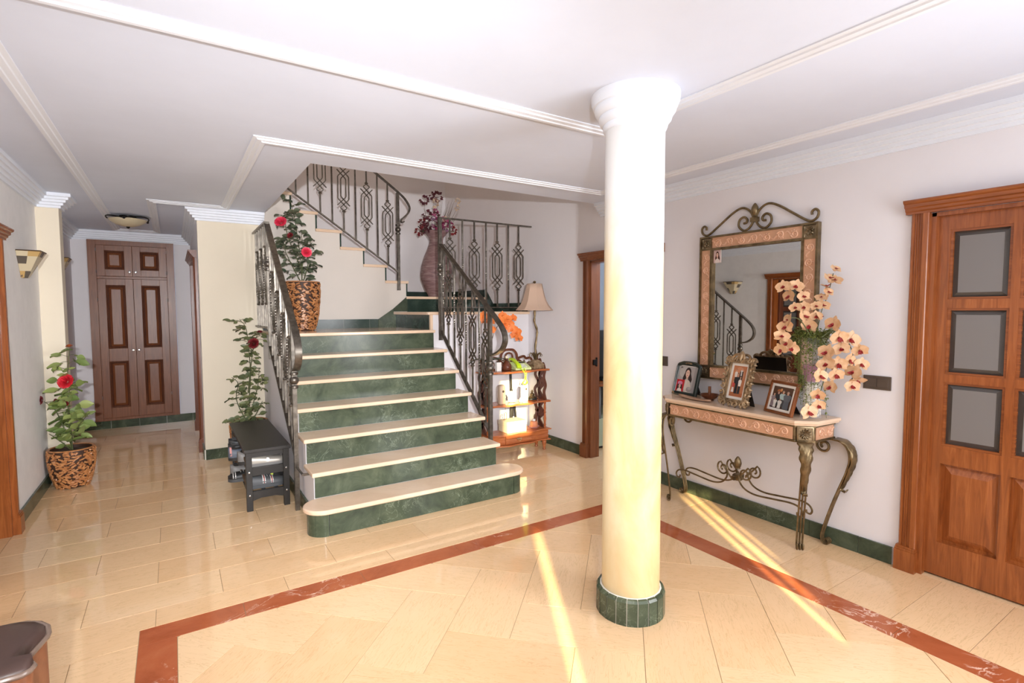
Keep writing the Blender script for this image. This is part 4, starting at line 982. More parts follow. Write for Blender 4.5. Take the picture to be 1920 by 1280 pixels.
def spray(label, stem, flowers, mats=('stem_green',), face=(-.85, -.5, 0), sc=1.0, meshes=None, jit=.75, r=.0028, grp=None, nm='orchid_spray'):
    t = thing(nm, label, 'flowers', stem[0], group=grp)
    M().tube(bez(stem, 8), r, 6).build('stem', mats[0], t)
    a, b = meshes or (FLM, LPM)
    for p in flowers:
        o = link('flower', a, t); L = V(p)-wloc(t); o.location = L
        d = V(face)+V((random.uniform(-jit, jit), random.uniform(-jit, jit), random.uniform(-jit*.6, jit*.7)))
        o.rotation_euler = (aim(d) @ Matrix.Rotation(random.uniform(-.4, .4), 3, 'Z')).to_euler(); s = .92*sc*random.uniform(.8, 1.12); o.scale = (s, s, s)
        if b: link('lip', b, o)
    return t
S1 = [(3.121, 1.785, 1.636), (3.185, 1.743, 1.639), (3.149, 1.762, 1.579), (3.22, 1.716, 1.578), (3.177, 1.739, 1.51), (3.222, 1.711, 1.514), (3.283, 1.671, 1.517), (3.22, 1.708, 1.457), (3.281, 1.668, 1.457), (3.245, 1.688, 1.4)]
S2 = [(3.4, 1.624, 1.744), (3.368, 1.641, 1.688), (3.394, 1.622, 1.675), (3.345, 1.651, 1.635), (3.358, 1.641, 1.603), (3.323, 1.661, 1.57), (3.328, 1.655, 1.522), (3.305, 1.665, 1.457), (3.261, 1.687, 1.371)]
S3 = [(3.078, 1.726, 1.434), (3.063, 1.733, 1.395), (3.044, 1.741, 1.339), (3.035, 1.742, 1.26), (3.092, 1.705, 1.268), (3.067, 1.724, 1.3)]
S4 = [(3.24, 1.548, 1.411), (3.264, 1.527, 1.334), (3.322, 1.489, 1.322), (3.275, 1.516, 1.267), (3.366, 1.456, 1.259), (3.312, 1.487, 1.201), (3.37, 1.448, 1.177), (3.258, 1.52, 1.178), (3.329, 1.471, 1.131), (3.347, 1.456, 1.084), (3.319, 1.471, 1.049), (3.243, 1.525, 1.116)]
S5 = [(3.16, 1.541, 1.251), (3.155, 1.54, 1.182), (3.123, 1.555, 1.113), (3.172, 1.519, 1.052), (3.11, 1.556, 1.006), (3.11, 1.551, 0.944), (3.06, 1.581, 0.906)]
T1 = [(3.283, 1.682, 1.335), (3.255, 1.712, 1.498), (3.21, 1.747, 1.579), (3.157, 1.785, 1.641)]
T2 = [(3.297, 1.673, 1.335), (3.334, 1.661, 1.497), (3.364, 1.647, 1.578), (3.4, 1.634, 1.717)]
T3 = [(3.219, 1.664, 1.337), (3.168, 1.704, 1.434), (3.115, 1.739, 1.442), (3.075, 1.76, 1.37), (3.061, 1.761, 1.266)]
T4 = [(3.21, 1.598, 1.332), (3.264, 1.566, 1.371), (3.316, 1.53, 1.348), (3.356, 1.498, 1.261), (3.362, 1.486, 1.143), (3.345, 1.49, 1.041)]
T5 = [(3.175, 1.573, 1.327), (3.198, 1.552, 1.249), (3.181, 1.554, 1.125), (3.143, 1.569, 0.993), (3.101, 1.59, 0.908)]
spray('peach orchid spray leaning up to the left over the mirror', T1, S1, face=(-.9, -.2, .35))
spray('peach orchid spray standing upright, highest of the vase', T2, S2, face=(-.5, -.7, .5))
spray('peach orchid spray drooping to the left in front of the mirror glass', T3, S3, face=(-.85, -.4, .1), sc=1.05)
spray('long peach orchid spray arching down to the right beside the switch', T4, S4, face=(-.75, -.6, 0), sc=1.12)
spray('peach orchid spray hanging down in front of the glass vase', T5, S5, face=(-.85, -.5, .05), sc=1.1)
m = M()
def sprig(m, path, n, s, spread=.012):
    P = bez(path, 8); m.tube(P, .0012, 4)
    for k in range(n):
        p = V(P[int(random.random()*(len(P)-1))])+V([random.gauss(0, spread*.5) for _ in range(3)])
        d = V([random.uniform(-1, 1) for _ in range(3)]).normalized(); e = d.cross(V((.3, .5, .8))).normalized()
        q = s*random.uniform(.7, 1.3); m.add([p, p+d*q*.5+e*q*.35, p+d*q, p+d*q*.5-e*q*.35], [(0, 1, 2, 3)])
C = V((vx, vy, 1.325))
for k in range(15):
    a = PI*.55+k*.19 + random.uniform(-.1, .1); r = .088
    L = random.choice((.15, .30, .42, .47)) if 4 < k < 12 else random.choice((.06, .10, .2))
    o = V((math.cos(a), math.sin(a), 0)); p0 = C+o*.05
    sprig(m, [p0, C+o*(r+.01)+V((0, 0, .03)), C+o*(r+.025)+V((0, 0, -.05)), C+o*(r+.012)+V((0, 0, -L*.6)), C+o*(r+.004)+V((random.uniform(-.01, .01), 0, -L))], int(70+L*330), .013, .02)
for k in range(30):
    a = random.uniform(0, 2*PI); o = V((math.cos(a), math.sin(a), 0)); sprig(m, [C+o*.02-V((0, 0, .03)), C+o*.06+V((0, 0, .03)), C+o*random.uniform(.08, .14)+V((0, 0, random.uniform(-.02, .07)))], 34, .014, .02)
sprig(m, [C+V((-.03, -.07, -.1)), C+V((-.02, -.085, -.3)), C+V((-.012, -.095, -.49))], 60, .012, .01)
tag(m.build('trailing_greenery', 'moss_green', smooth=False, kind='stuff'), 'fine trailing greenery spilling over the rim of the glass vase', 'plant')

def switch(label, y0, y1, z0, z1, n):
    t = thing('light_switch', label, 'switch', (XR, (y0+y1)/2, z0))
    M().box(XR-.009, XR-.0005, y0, y1, z0, z1).build('plate', 'dark_brown_plastic', t, smooth=False, bevel=.003)
    w_ = (y1-y0-.024)/n
    for i in range(n): M().box(XR-.013, XR-.008, y0+.012+i*w_+.001, y0+.012+(i+1)*w_-.001, z0+.014, z1-.014).build('rocker', 'dark_brown_plastic', t, smooth=False, bevel=.002)
switch('double brown light switch between the orchids and the glazed door', 1.342, 1.489, 1.021, 1.103, 2)
switch('single brown light switch between column and mirror', 2.985, 3.065, 1.022, 1.104, 1)
# ------------------------------------------------------------------ telephone stand in the corner
EX0, EX1, EY0, EY1 = 2.585, 3.345, 4.455, 4.665
et = thing('display_stand', 'low cherry wood display stand with two shelves and a drawer in the corner', 'stand', ((EX0+EX1)/2, (EY0+EY1)/2, 0))
def serp(e, z0, z1, n=40):
    """shelf outline with a serpentine front"""
    q = []
    for k in range(n+1):
        u = k/n; x = EX0-e+(EX1-EX0+2*e)*u; q.append((x, EY0-e-.018*math.cos(2*PI*(u-.5)*1.0)*.8+.012*math.cos(6*PI*(u-.5)), z0))
    q += [(EX1+e, EY1, z0), (EX0-e, EY1, z0)]
    return M().prism(q, (0, 0, z1-z0))
for z, e in ((.876, .012), (.540, .02)): serp(e, z-.020, z).build('shelf', 'cherry_wood', et, ang=30, bevel=.004)
serp(.026, .222, .236).build('case_top', 'cherry_wood', et, ang=30, bevel=.004); serp(.020, .110, .124).build('case_base', 'cherry_wood', et, ang=30, bevel=.004)
def swell(x0, x1, y):   # front with an ogee swelling
    pr = [(0, .124), (-.010, .132), (-.014, .150), (-.006, .170), (-.004, .176), (-.010, .185), (-.010, .210), (0, .222)]
    return M().loft([[(x, y+d, z) for d, z in pr]+[(x, y+.05, .222), (x, y+.05, .124)] for x in (x0, x1)])
swell(EX0, EX0+.215, EY0+.012).build('case_front', 'cherry_wood', et, ang=20); swell(EX1-.215, EX1, EY0+.012).build('case_front', 'cherry_wood', et, ang=20)
M().box(EX0, EX1, EY0+.05, EY1-.005, .124, .222).build('case', 'cherry_wood_dark', et, smooth=False)
dr = swell(EX0+.219, EX1-.219, EY0+.008).build('drawer', 'cherry_wood', et, ang=20)
m = M(); hx = (EX0+EX1)/2
for sg in (1, -1): m.tube([(hx+sg*.022, EY0-.004, .172), (hx+sg*.020, EY0-.016, .166), (hx+sg*.010, EY0-.018, .157), (hx, EY0-.018, .155)], .0035, 6)
m.tube([(hx-.03, EY0-.004, .172), (hx+.03, EY0-.004, .172)], .006, 6); m.build('pull', 'brass', dr)
leg = [(.012, 0), (.019, .008), (.014, .022), (.017, .035), (.023, .07), (.025, .088), (.019, .098), (.027, .110)]
for x in (EX0+.03, EX1-.03):
    for y in (EY0+.035, EY1-.03): M().lathe(leg, (x, y, 0), 14).build('leg', 'cherry_wood', et)
sp = [(.011, .236), (.015, .245), (.010, .256), (.015, .268), (.011, .285), (.016, .335), (.012, .375), (.009, .395), (.016, .405), (.010, .417), (.014, .45), (.010, .49), (.014, .505), (.012, .52)]
for x in (EX0+.025, EX1-.025):
    M().lathe(sp, (x, EY0+.03, 0), 14).build('spindle', 'cherry_wood', et); M().lathe(sp, (x, EY1-.02, 0), 14).build('spindle', 'cherry_wood_dark', et)
    m = M()
    for (za, zb) in ((.238, .52), (.54, .856)):
        for k, (ya, yb) in enumerate(((EY0+.08, EY0+.10), (EY0+.125, EY0+.11), (EY0+.17, EY0+.185))):
            q = bez([(x, ya, za), (x, yb+.03, za+(zb-za)*.3), (x, ya-.025, za+(zb-za)*.55), (x, yb+.02, za+(zb-za)*.8), (x, yb, zb)], 6); m.strap(q, (1, 0, 0), .006, .016)
        q = bez([(x, EY0+.05, za), (x, EY0+.16, za+(zb-za)*.5), (x, EY0+.06, zb)], 8); m.strap(q, (1, 0, 0), .006, .012)
    m.build('side_fretwork', 'cherry_wood_dark', et)
    q = bez([(x, EY0+.02, .54), (x, EY0+.045, .62), (x, EY0+.02, .70), (x, EY0+.05, .78), (x, EY0+.03, .856)], 7); M().strap(q, (1, 0, 0), .009, .014).build('scroll_support', 'cherry_wood_dark', et)
    M().lathe([(.010, .876), (.013, .89), (.007, .91), (.010, .95), (.006, .985), (.012, 1.0), (.005, 1.02), (.009, 1.04), (.003, 1.075)], (x, EY1-.02, 0), 12).build('finial', 'cherry_wood_dark', et)
    m = M(); q = bez([(x, EY0+.03, .876), (x, EY0+.06, .93), (x, EY0+.09, .90), (x, EY0+.12, .97), (x, EY0+.155, .93), (x, EY1-.03, 1.0)], 6); m.strap(q, (1, 0, 0), .006, .012)
    q = bez([(x, EY0+.08, .876), (x, EY0+.11, .93), (x, EY0+.165, .885)], 6); m.strap(q, (1, 0, 0), .006, .008); m.build('side_gallery', 'cherry_wood_dark', et)
m = M(); cx, yb = (EX0+EX1)/2, EY1-.02
for sg in (1, -1):
    f = lambda pts: bez([(cx+sg*a, yb, z) for a, z in pts], 7)
    m.strap(f([(0, 1.085), (.055, 1.078), (.095, 1.035), (.105, .985), (.14, .995), (.19, 1.005), (.22, .98), (.27, .985), (.31, .935), (.345, .90)]), (0, 1, 0), .007, .012)
    m.strap(f([(.0, 1.05), (.035, 1.035), (.045, .99), (.02, .95), (0, .93)]), (0, 1, 0), .006, .009)
    m.strap(f([(.07, .90), (.085, .95), (.13, .965), (.165, .935), (.14, .905), (.115, .93)]), (0, 1, 0), .006, .009)
    m.strap(f([(.19, .96), (.22, .92), (.26, .94), (.25, .90)]), (0, 1, 0), .006, .008)
    m.strap(f([(.02, .885), (.06, .925), (.04, .97)]), (0, 1, 0), .006, .008)
m.box(EX0+.03, EX1-.03, yb-.006, yb+.006, .876, .892); m.build('pierced_crest', 'cherry_wood_dark', et)
Z1, Z2, Z3 = .8765, .5405, .2365
# on the top
t = thing('table_lamp', 'bronze table lamp with a beige bell shade on the corner stand', 'lamp', (3.252, 4.562, Z1)); L = wloc(t)
m = M(); hh = [(.072, 0), (.074, .012), (.070, .02), (.070, .046), (.060, .052), (.044, .072), (.030, .088), (.020, .094)]
m.loft([[L+V((sx*a, sy_*a, z)) for sx, sy_ in ((-1, -1), (1, -1), (1, 1), (-1, 1))] for a, z in hh]); m.build('base', 'antique_gold', t, smooth=False)
m = M()
for k in range(9):
    a = 2*PI*k/9; d = V((math.cos(a), math.sin(a), 0)); m.tube([L+d*r+V((0, 0, z)) for r, z in ((.012, .09), (.03, .15), (.055, .165), (.072, .14), (.062, .12))], [.004, .006, .005, .004, .002], 5)
m.build('leaf_crown', 'bronze_iron', t)
q = bez([L+V((.004, 0, .09)), L+V((-.002, 0, .22)), L+V((.018, 0, .36)), L+V((.016, 0, .42)), L+V((-.014, 0, .50)), L+V((-.010, 0, .57)), L+V((-.012, 0, .66))], 7)
m = M().tube(q, [.012+.002*math.sin(i*.9) for i in range(len(q))], 8); T_ = L+V((-.012, 0, .66))
for sg in (1, -1): m.tube([T_, T_+V((sg*.03, 0, .03)), T_+V((sg*.025, 0, .20)), T_+V((0, 0, .235))], .003, 5)
m.build('stem', 'bronze_iron', t)
sh = [(.206, .622), (.196, .632), (.160, .672), (.132, .722), (.112, .78), (.097, .84), (.084, .902)]
m = M()
m.loft([[L+V((-.012+r*math.cos(PI/8+2*PI*k/8), r*math.sin(PI/8+2*PI*k/8), z)) for k in range(8)] for r, z in sh], cap=False); s = m.build('shade', 'lamp_shade', t, ang=25); s.modifiers.new('thick', 'SOLIDIFY').thickness = .003
M().lathe([(.0, .886), (.014, .90), (.010, .906), (.016, .918), (.012, .930), (0, .934)], L+V((-.012, 0, 0)), 10).build('finial', 'bronze_iron', t)
t = thing('telephone', 'cream desk telephone with neon green handset and coiled cord on the corner stand', 'telephone', (3.040, 4.552, Z1), R(-6))
def wedge(m, x0, x1, y0, y1, z0, zf, zb): m.loft([[(x0, y0, z0), (x1, y0, z0), (x1, y1, z0), (x0, y1, z0)], [(x0, y0, zf), (x1, y0, zf), (x1, y1, zb), (x0, y1, zb)]])
m = M(); wedge(m, -.085, .10, -.08, .08, .002, .024, .080); m.build('body', 'neon_cream', t, local=True, smooth=False, bevel=.006)
tl = lambda y: .024+(y+.09)/.18*.061
m = M().loft([[(-.02, y, tl(y)-.002), (.085, y, tl(y)-.002), (.085, y, tl(y)+.0015), (-.02, y, tl(y)+.0015)] for y in (.035, .06)]); m.build('display', 'shop_dark', t, local=True, smooth=False)
for r in range(4):
    for c in range(3): m = M().box(-.012+c*.024, .006+c*.024, -.07+r*.022, -.056+r*.022, tl(-.063+r*.022)-.002, tl(-.063+r*.022)+.004); m.build('key', 'white_plastic', t, local=True, smooth=False)
h = M(); q = [(-.055, y, tl(y)+z) for y, z in ((-.10, .008), (-.085, .024), (-.05, .034), (0, .036), (.05, .034), (.085, .026), (.10, .010))]; h.strap(q, (1, 0, 0), [.024, .024, .018, .017, .018, .024, .024], .012)
h.build('handset', 'neon_green', t, local=True, ang=60, bevel=.004)
pc = bez([(-.055, -.105, .03), (-.02, -.125, 0), (.0, -.13, -.05), (-.012, -.128, -.10), (-.03, -.126, -.125), (-.005, -.128, -.14), (.022, -.126, -.122), (.004, -.126, -.08), (.014, -.12, -.02), (.0, -.10, .02)], 14)
cd = [p+V((.006*math.cos(i*1.5), .004*math.sin(i*1.5), .006*math.sin(i*1.5))) for i, p in enumerate(pc)]
M().tube(cd, .0035, 5).build('cord', 'neon_green', t, local=True)
t = thing('brown_jug', 'dark brown glass flask with a pale stopper beside the telephone', 'flask', (2.893, 4.575, Z1)); L = wloc(t)
M().lathe([(.034, 0), (.050, .006), (.054, .03), (.048, .06), (.030, .088), (.018, .105), (.015, .125)], L, 20).build('body', 'brown_glass', t); M().lathe([(.013, .12), (.016, .13), (.013, .148), (.0, .152)], L, 12).build('stopper', 'box_cream', t)
M().tube([L+V((-.05, 0, .05)), L+V((-.075, 0, .075)), L+V((-.06, 0, .10)), L+V((-.02, 0, .11))], .005, 6).build('handle', 'brown_glass', t)
o = M().box(2.752, 2.806, 4.535, 4.575, Z1, Z1+.092).build('small_carton', 'white_plastic', smooth=False, bevel=.002); tag(o, 'small plain white carton beneath the orange orchid', 'box')
t = thing('orange_orchid', 'potted orange orchid arching to the right behind the railing newel', 'plant', (2.670, 4.585, Z1)); L = wloc(t)
M().lathe([(.038, 0), (.046, .004), (.056, .085), (.058, .098), (.052, .098), (.050, .085)], L, 20).build('pot', 'silver_foil', t); M().lathe([(.05, .086), (0, .090)], L, 14).build('soil', 'soil', t)
ls = M(); 
for k, (a, l) in enumerate(((3.3, .24), (2.6, .2), (-.1, .23), (-.5, .18), (.4, .16))):
    m = M(); secs = []
    for i in range(8):
        u = i/7; w_ = .026*math.sin(PI*(.12+.86*u))+.003; p = L+V((math.cos(a)*l*u, math.sin(a)*l*u*.6-.02, .09+.06*math.sin(PI*.8*u)-.035*u)); sdv = V((-math.sin(a), math.cos(a), 0))
        secs.append([p+sdv*w_*q+V((0, 0, .008*abs(q))) for q in (-1, 0, 1)])
    m.loft(secs, closed=False, cap=False); m.build('leaf', 'leaf_dark', t, ang=180)
OFM, OLM = proto(fl, 'flower', 'orange_petal'), proto(lip, 'lip', 'orange_petal')
OF = [(2.602, 4.56, 1.443), (2.713, 4.59, 1.388), (2.872, 4.62, 1.44), (2.886, 4.56, 1.413), (2.866, 4.59, 1.369), (3.004, 4.62, 1.417), (2.951, 4.56, 1.307), (3.031, 4.59, 1.271), (3.078, 4.62, 1.201), (2.701, 4.56, 1.302), (2.879, 4.59, 1.325), (2.661, 4.62, 1.399), (2.809, 4.56, 1.398), (2.938, 4.59, 1.351), (3.024, 4.62, 1.236)]
OS1 = [(2.703, 4.6, 1.006), (2.623, 4.6, 1.184), (2.612, 4.6, 1.346), (2.687, 4.6, 1.42)]
OS2 = [(2.716, 4.6, 1.006), (2.756, 4.6, 1.261), (2.879, 4.6, 1.396), (2.991, 4.6, 1.328), (3.071, 4.6, 1.179)]
for s_ in (OS1, OS2): M().tube(bez([(2.670, 4.585, .96)]+s_[1:], 8), .003, 6).build('stem', 'twig_brown', t)
for p in OF:
    o = link('flower', OFM, t); o.location = V(p)-L; o.rotation_euler = aim((-.45+random.uniform(-.5, .5), -.8, random.uniform(-.3, .5))).to_euler(); s = random.uniform(.95, 1.25); o.scale = (s, s, s); link('lip', OLM, o)
# middle shelf
def freshener(label, mat, x, y, h=.192):
    t = thing('air_freshener', label, 'air freshener', (x, y, Z2)); L = wloc(t)
    m = M(); secs = []
    for z, sx, sy2 in ((0, .034, .030), (.01, .037, .034), (.10, .038, .035), (h-.03, .037, .033), (h-.010, .031, .027), (h, .018, .015)): secs.append([L+V((sx*math.copysign(abs(math.cos(a))**.6, math.cos(a)), sy2*math.copysign(abs(math.sin(a))**.6, math.sin(a)), z)) for a in [2*PI*k/20 for k in range(20)]])
    m.loft(secs); m.build('body', mat, t)
    m = M().lathe([(.0125, 0), (.0125, .003), (.006, .004)], L+V((0, -.034, h*.66)), 16, axis=(0, -1, 0)); m.build('nozzle', 'dark_brown_plastic', t)
freshener('beige automatic air freshener at the left end of the middle shelf', 'beige_plastic', 2.808, 4.54, .196)
freshener('white automatic air freshener at the right of the middle shelf', 'white_plastic', 3.098, 4.55, .196)
t = thing('oil_burner', 'white ceramic oil burner with a dish top on the middle shelf', 'burner', (2.945, 4.56, Z2)); L = wloc(t)
M().lathe([(.030, 0), (.040, .004), (.046, .04), (.040, .07), (.030, .085), (.034, .095)], L, 20).build('body', 'white_ceramic', t); M().lathe([(.018, .088), (.044, .102), (.047, .108), (.040, .106), (0, .096)], L, 20).build('dish', 'white_ceramic', t)
for k in range(2): M().tube([L+V((.04-.08*k, 0, .05)), L+V((.055-.11*k, 0, .075)), L+V((.042-.084*k, 0, .10))], .005, 6).build('handle', 'white_ceramic', t)
t = thing('small_jar', 'tiny white lidded jar between the oil burner and the white air freshener', 'jar', (3.022, 4.50, Z2)); L = wloc(t)
M().lathe([(.014, 0), (.020, .004), (.021, .026), (.014, .034)], L, 14).build('body', 'white_ceramic', t); M().lathe([(.016, .034), (.016, .042), (.004, .048), (.006, .056), (0, .06)], L, 14).build('lid', 'white_ceramic', t)
t = thing('seated_figurine', 'dark seated figurine on a black oval base at the right of the shelf', 'figurine', (3.205, 4.56, Z2)); L = wloc(t)
M().lathe([(.055, 0), (.062, .006), (.058, .016), (.048, .018)], L, 20, mod=lambda a, z: 1-.25*abs(math.sin(a))).build('base', 'black_ash', t)
m = M().lathe([(.036, .018), (.040, .028), (.026, .040), (.020, .060), (.017, .068), (.008, .074)], L, 14); m.ball(L+V((0, 0, .086)), (.012, .012, .015), 10, 8).ball(L+V((0, 0, .101)), .006, 8, 5)
for sg in (1, -1): m.ball(L+V((sg*.026, -.012, .030)), (.022, .014, .010), 8, 6).tube([L+V((sg*.018, 0, .066)), L+V((sg*.026, -.006, .048)), L+V((sg*.008, -.022, .036))], [.007, .006, .005], 6)
m.build('figure', 'bronze_iron', t)
# bottom
t = thing('cream_box', 'plain cream lidded cardboard box on top of the drawer case', 'box', (2.952, 4.556, Z3)); L = wloc(t)
M().box(L.x-.118, L.x+.118, L.y-.085, L.y+.085, Z3, Z3+.085).build('body', 'box_cream', t, smooth=False, bevel=.002); M().box(L.x-.122, L.x+.122, L.y-.089, L.y+.089, Z3+.072, Z3+.118).build('lid', 'box_cream', t, smooth=False, bevel=.003)
t = thing('candle_dish', 'orange candle in a pink saucer at the right of the cream box', 'candle', (3.215, 4.54, Z3)); L = wloc(t)
M().lathe([(.030, 0), (.034, .003), (.056, .016), (.060, .022), (.054, .020), (.030, .010), (0, .008)], L, 22).build('saucer', 'shoe_pinkish', t)
M().lathe([(.034, .009), (.040, .020), (.041, .060), (.034, .074), (.02, .076)], L, 18).build('holder', 'terracotta_wax', t); M().lathe([(.017, .07), (.017, .098), (0, .100)], L, 14).build('candle', 'white_ceramic', t)
t = thing('key_tag', 'small key tag on a cord hanging under the middle shelf', 'tag', (2.790, 4.44, .515)); L = wloc(t)
M().tube([L, L+V((0, 0, -.05))], .0015, 5).build('cord', 'twig_brown', t)
m = M()
for (a, b, c, d) in cells(-.014, .014, -.12, -.05, [(-.009, .009, -.115, -.055)]): m.box(L.x+a, L.x+b, L.y-.003, L.y+.003, L.z+c, L.z+d)
m.build('tag', 'antique_gold', t, smooth=False)
t = thing('folded_tripod', 'black folded tripod leaning in the corner behind the display stand', 'tripod', (3.20, 4.90, 0)); L = wloc(t)
M().tube([(3.19, 4.92, .30), (3.18, 4.95, .80)], .014, 8).build('column', 'black_metal', t)
for dx, dy in ((-.05, -.03), (.06, -.02), (.02, .06)): M().tube([(3.20+dx, 4.93+dy, 0), (3.19+dx*.4, 4.93+dy*.3, .45), (3.185, 4.945, .62)], [.010, .014, .014], 8).build('leg', 'black_metal', t)
m = M().box(3.155, 3.205, 4.93, 4.97, .79, .83).tube([(3.15, 4.95, .81), (3.11, 4.93, .80)], .012, 8); m.build('head', 'black_metal', t, smooth=False)

# ------------------------------------------------------------------ shoe bench
BX0, BX1, BY0, BY1 = .415, .715, 4.285, 5.41
be = thing('shoe_bench', 'black wooden shoe bench with slatted tiers beside the left stair railing', 'bench', ((BX0+BX1)/2, (BY0+BY1)/2, 0))
M().box(BX0-.012, BX1+.012, BY0-.015, BY1+.015, .445, .470).build('top', 'black_wood', be, smooth=False, bevel=.003)
for x in (BX0, BX1-.042):
    for y in (BY0, BY1-.042):
        lg = M().box(x, x+.042, y, y+.042, 0, .445).build('leg', 'black_wood', be, smooth=False, bevel=.002)
        if y == BY0:
            m = M()
            for z in (.12, .295): m.lathe([(.006, 0), (.006, .002), (.003, .003)], (x+.021, y, z), 10, axis=(0, -1, 0))
            for z in (.12, .295): M().lathe([(.0065, 0), (.0065, .002), (.003, .003)], (x+.021, y, z), 10, axis=(0, -1, 0)).build('screw_cap', 'chrome', lg)
for y in (BY0+.008, BY1-.034):
    M().box(BX0+.042, BX1-.042, y, y+.024, .405, .445).build('end_rail', 'black_wood', be, smooth=False); M().box(BX0+.042, BX1-.042, y, y+.024, .265, .325).build('end_rail', 'black_wood', be, smooth=False)
    q = [(BX0+.042, y, .075), (BX0+.10, y, .090), (BX1-.10, y, .090), (BX1-.042, y, .075), (BX1-.042, y, .145), (BX0+.042, y, .145)]; M().prism(q, (0, .024, 0)).build('end_rail', 'black_wood', be, smooth=False)
for x in (BX0+.010, BX0+.11, BX0+.20, BX1-.035):
    for z in (.128, .300): M().box(x, x+.024, BY0+.032, BY1-.034, z, z+.016).build('slat', 'black_wood', be, smooth=False)
for z in (.180, .355): M().box(BX0+.004, BX0+.020, BY0+.042, BY1-.042, z, z+.022).build('side_rail', 'twig_brown', be, smooth=False)
def shoe(label, x, y, z, rz, upper, sole, accent=None, L=.275, low=1.0, w=.047):
    t = thing('shoe', label, 'shoe', (x, y, z), rz, 'shoes on the bench tiers')
    N = 16; so, up = [], []
    wf = lambda u: w*(.72+.10*math.sin(PI*u*1.1)+.28*math.sin(PI*max(0, (u-.35))/.65*.62)) * (1 if u < .82 else math.sqrt(max(.02, 1-((u-.82)/.185)**2))) * (1 if u > .08 else .62+.38*u/.08)
    hf = lambda u: (.082-.010*u/.25 if u < .25 else .072-.026*((u-.25)/.45) if u < .70 else .046-.022*((u-.70)/.30)**2)*low
    for i in range(N+1):
        u = i/N; q = wf(u); h = hf(u); xx = L*(u-.5)
        so.append([(xx, -q*1.06, 0), (xx, q*1.06, 0), (xx, q*1.08, .024), (xx, -q*1.08, .024)])
        up.append([(xx, q*c, .022+(h)*sn) for c, sn in ((-1, 0), (-1.02, .35), (-.86, .72), (-.5, .95), (0, 1), (.5, .95), (.86, .72), (1.02, .35), (1, 0))])
    M().loft(so).build('sole', sole, t, local=True); M().loft(up).build('upper', upper, t, local=True, ang=60)
    M().lathe([(.030, 0), (.033, .010), (.026, .012), (.020, -.004), (0, -.006)], (-L*.27, 0, .022+hf(.2)-.006), 16, mod=lambda a, z: 1+.5*abs(math.cos(a))).build('collar', 'shoe_black' if upper != 'shoe_black' else 'shoe_dark', t, local=True)
    m = M()
    for k in range(4):
        u = .46+k*.07; hh = .023+hf(u); m.tube([(L*(u-.5), -wf(u)*.45, hh-.004), (L*(u-.5)+.003, 0, hh+.003), (L*(u-.5), wf(u)*.45, hh-.004)], .0028, 5)
    m.build('laces', 'sole_white' if upper != 'shoe_silver' else 'shoe_silver', t, local=True)
    if accent:
        for (mt, u0, dv) in accent:
            m = M(); secs = []
            for c, sn in ((-1.04, .2), (-.90, .74), (-.52, .98), (0, 1.04), (.52, .98), (.90, .74), (1.04, .2)): secs.append([(L*(u-.5), wf(u)*c, .022+hf(u)*sn+.0008) for u in (u0, u0+dv)])
            m.loft(secs, closed=False, cap=False); m.build('stripe', mt, t, local=True)
    return t
ta, tb = .3165, .1445
shoe('silver grey sneaker nearest the front on the upper tier of the shoe bench', .565, 4.385, ta, 0, 'shoe_silver', 'shoe_grey', [('shoe_silver', .5, .06)], .285, .9)
shoe('grey sneaker second on the upper tier of the shoe bench', .52, 4.505, ta, .08, 'shoe_grey', 'shoe_black', None, .28)
shoe('slate blue sneaker with a pink heel stripe sticking out of the upper tier', .470, 4.66, ta, .02, 'shoe_blue', 'shoe_black', [('shoe_pinkish', .03, .05)], .28)
shoe('black sneaker behind the slate blue one on the upper tier', .48, 4.80, ta, -.05, 'shoe_black', 'shoe_dark', None, .28)
shoe('tan soled black shoe far back on the upper tier', .50, 5.0, ta, .04, 'shoe_black', 'sole_tan', None, .28)
ac = [('stripe_white', .40, .022), ('stripe_red', .43, .018), ('stripe_white', .455, .018), ('stripe_white', .60, .018), ('stripe_red', .625, .018), ('stripe_white', .65, .018)]
shoe('charcoal slip on with white and red stripes, front of the lower tier', .560, 4.40, tb, .06, 'shoe_dark', 'shoe_dark', ac, .28, 1.05, .052)
shoe('black shoe with a lime strap on the lower tier', .575, 4.545, tb, .05, 'shoe_black', 'shoe_black', [('lime_strap', .62, .07), ('stripe_white', .42, .04)], .28, 1.1)
shoe('black shoe with thin white stripes sticking out of the lower tier', .462, 4.66, tb, PI-.05, 'shoe_black', 'shoe_dark', [('stripe_white', .80, .02), ('stripe_white', .86, .02)], .28)
shoe('dark grey shoe far back on the lower tier', .49, 4.80, tb, .05, 'shoe_grey', 'shoe_black', None, .28)
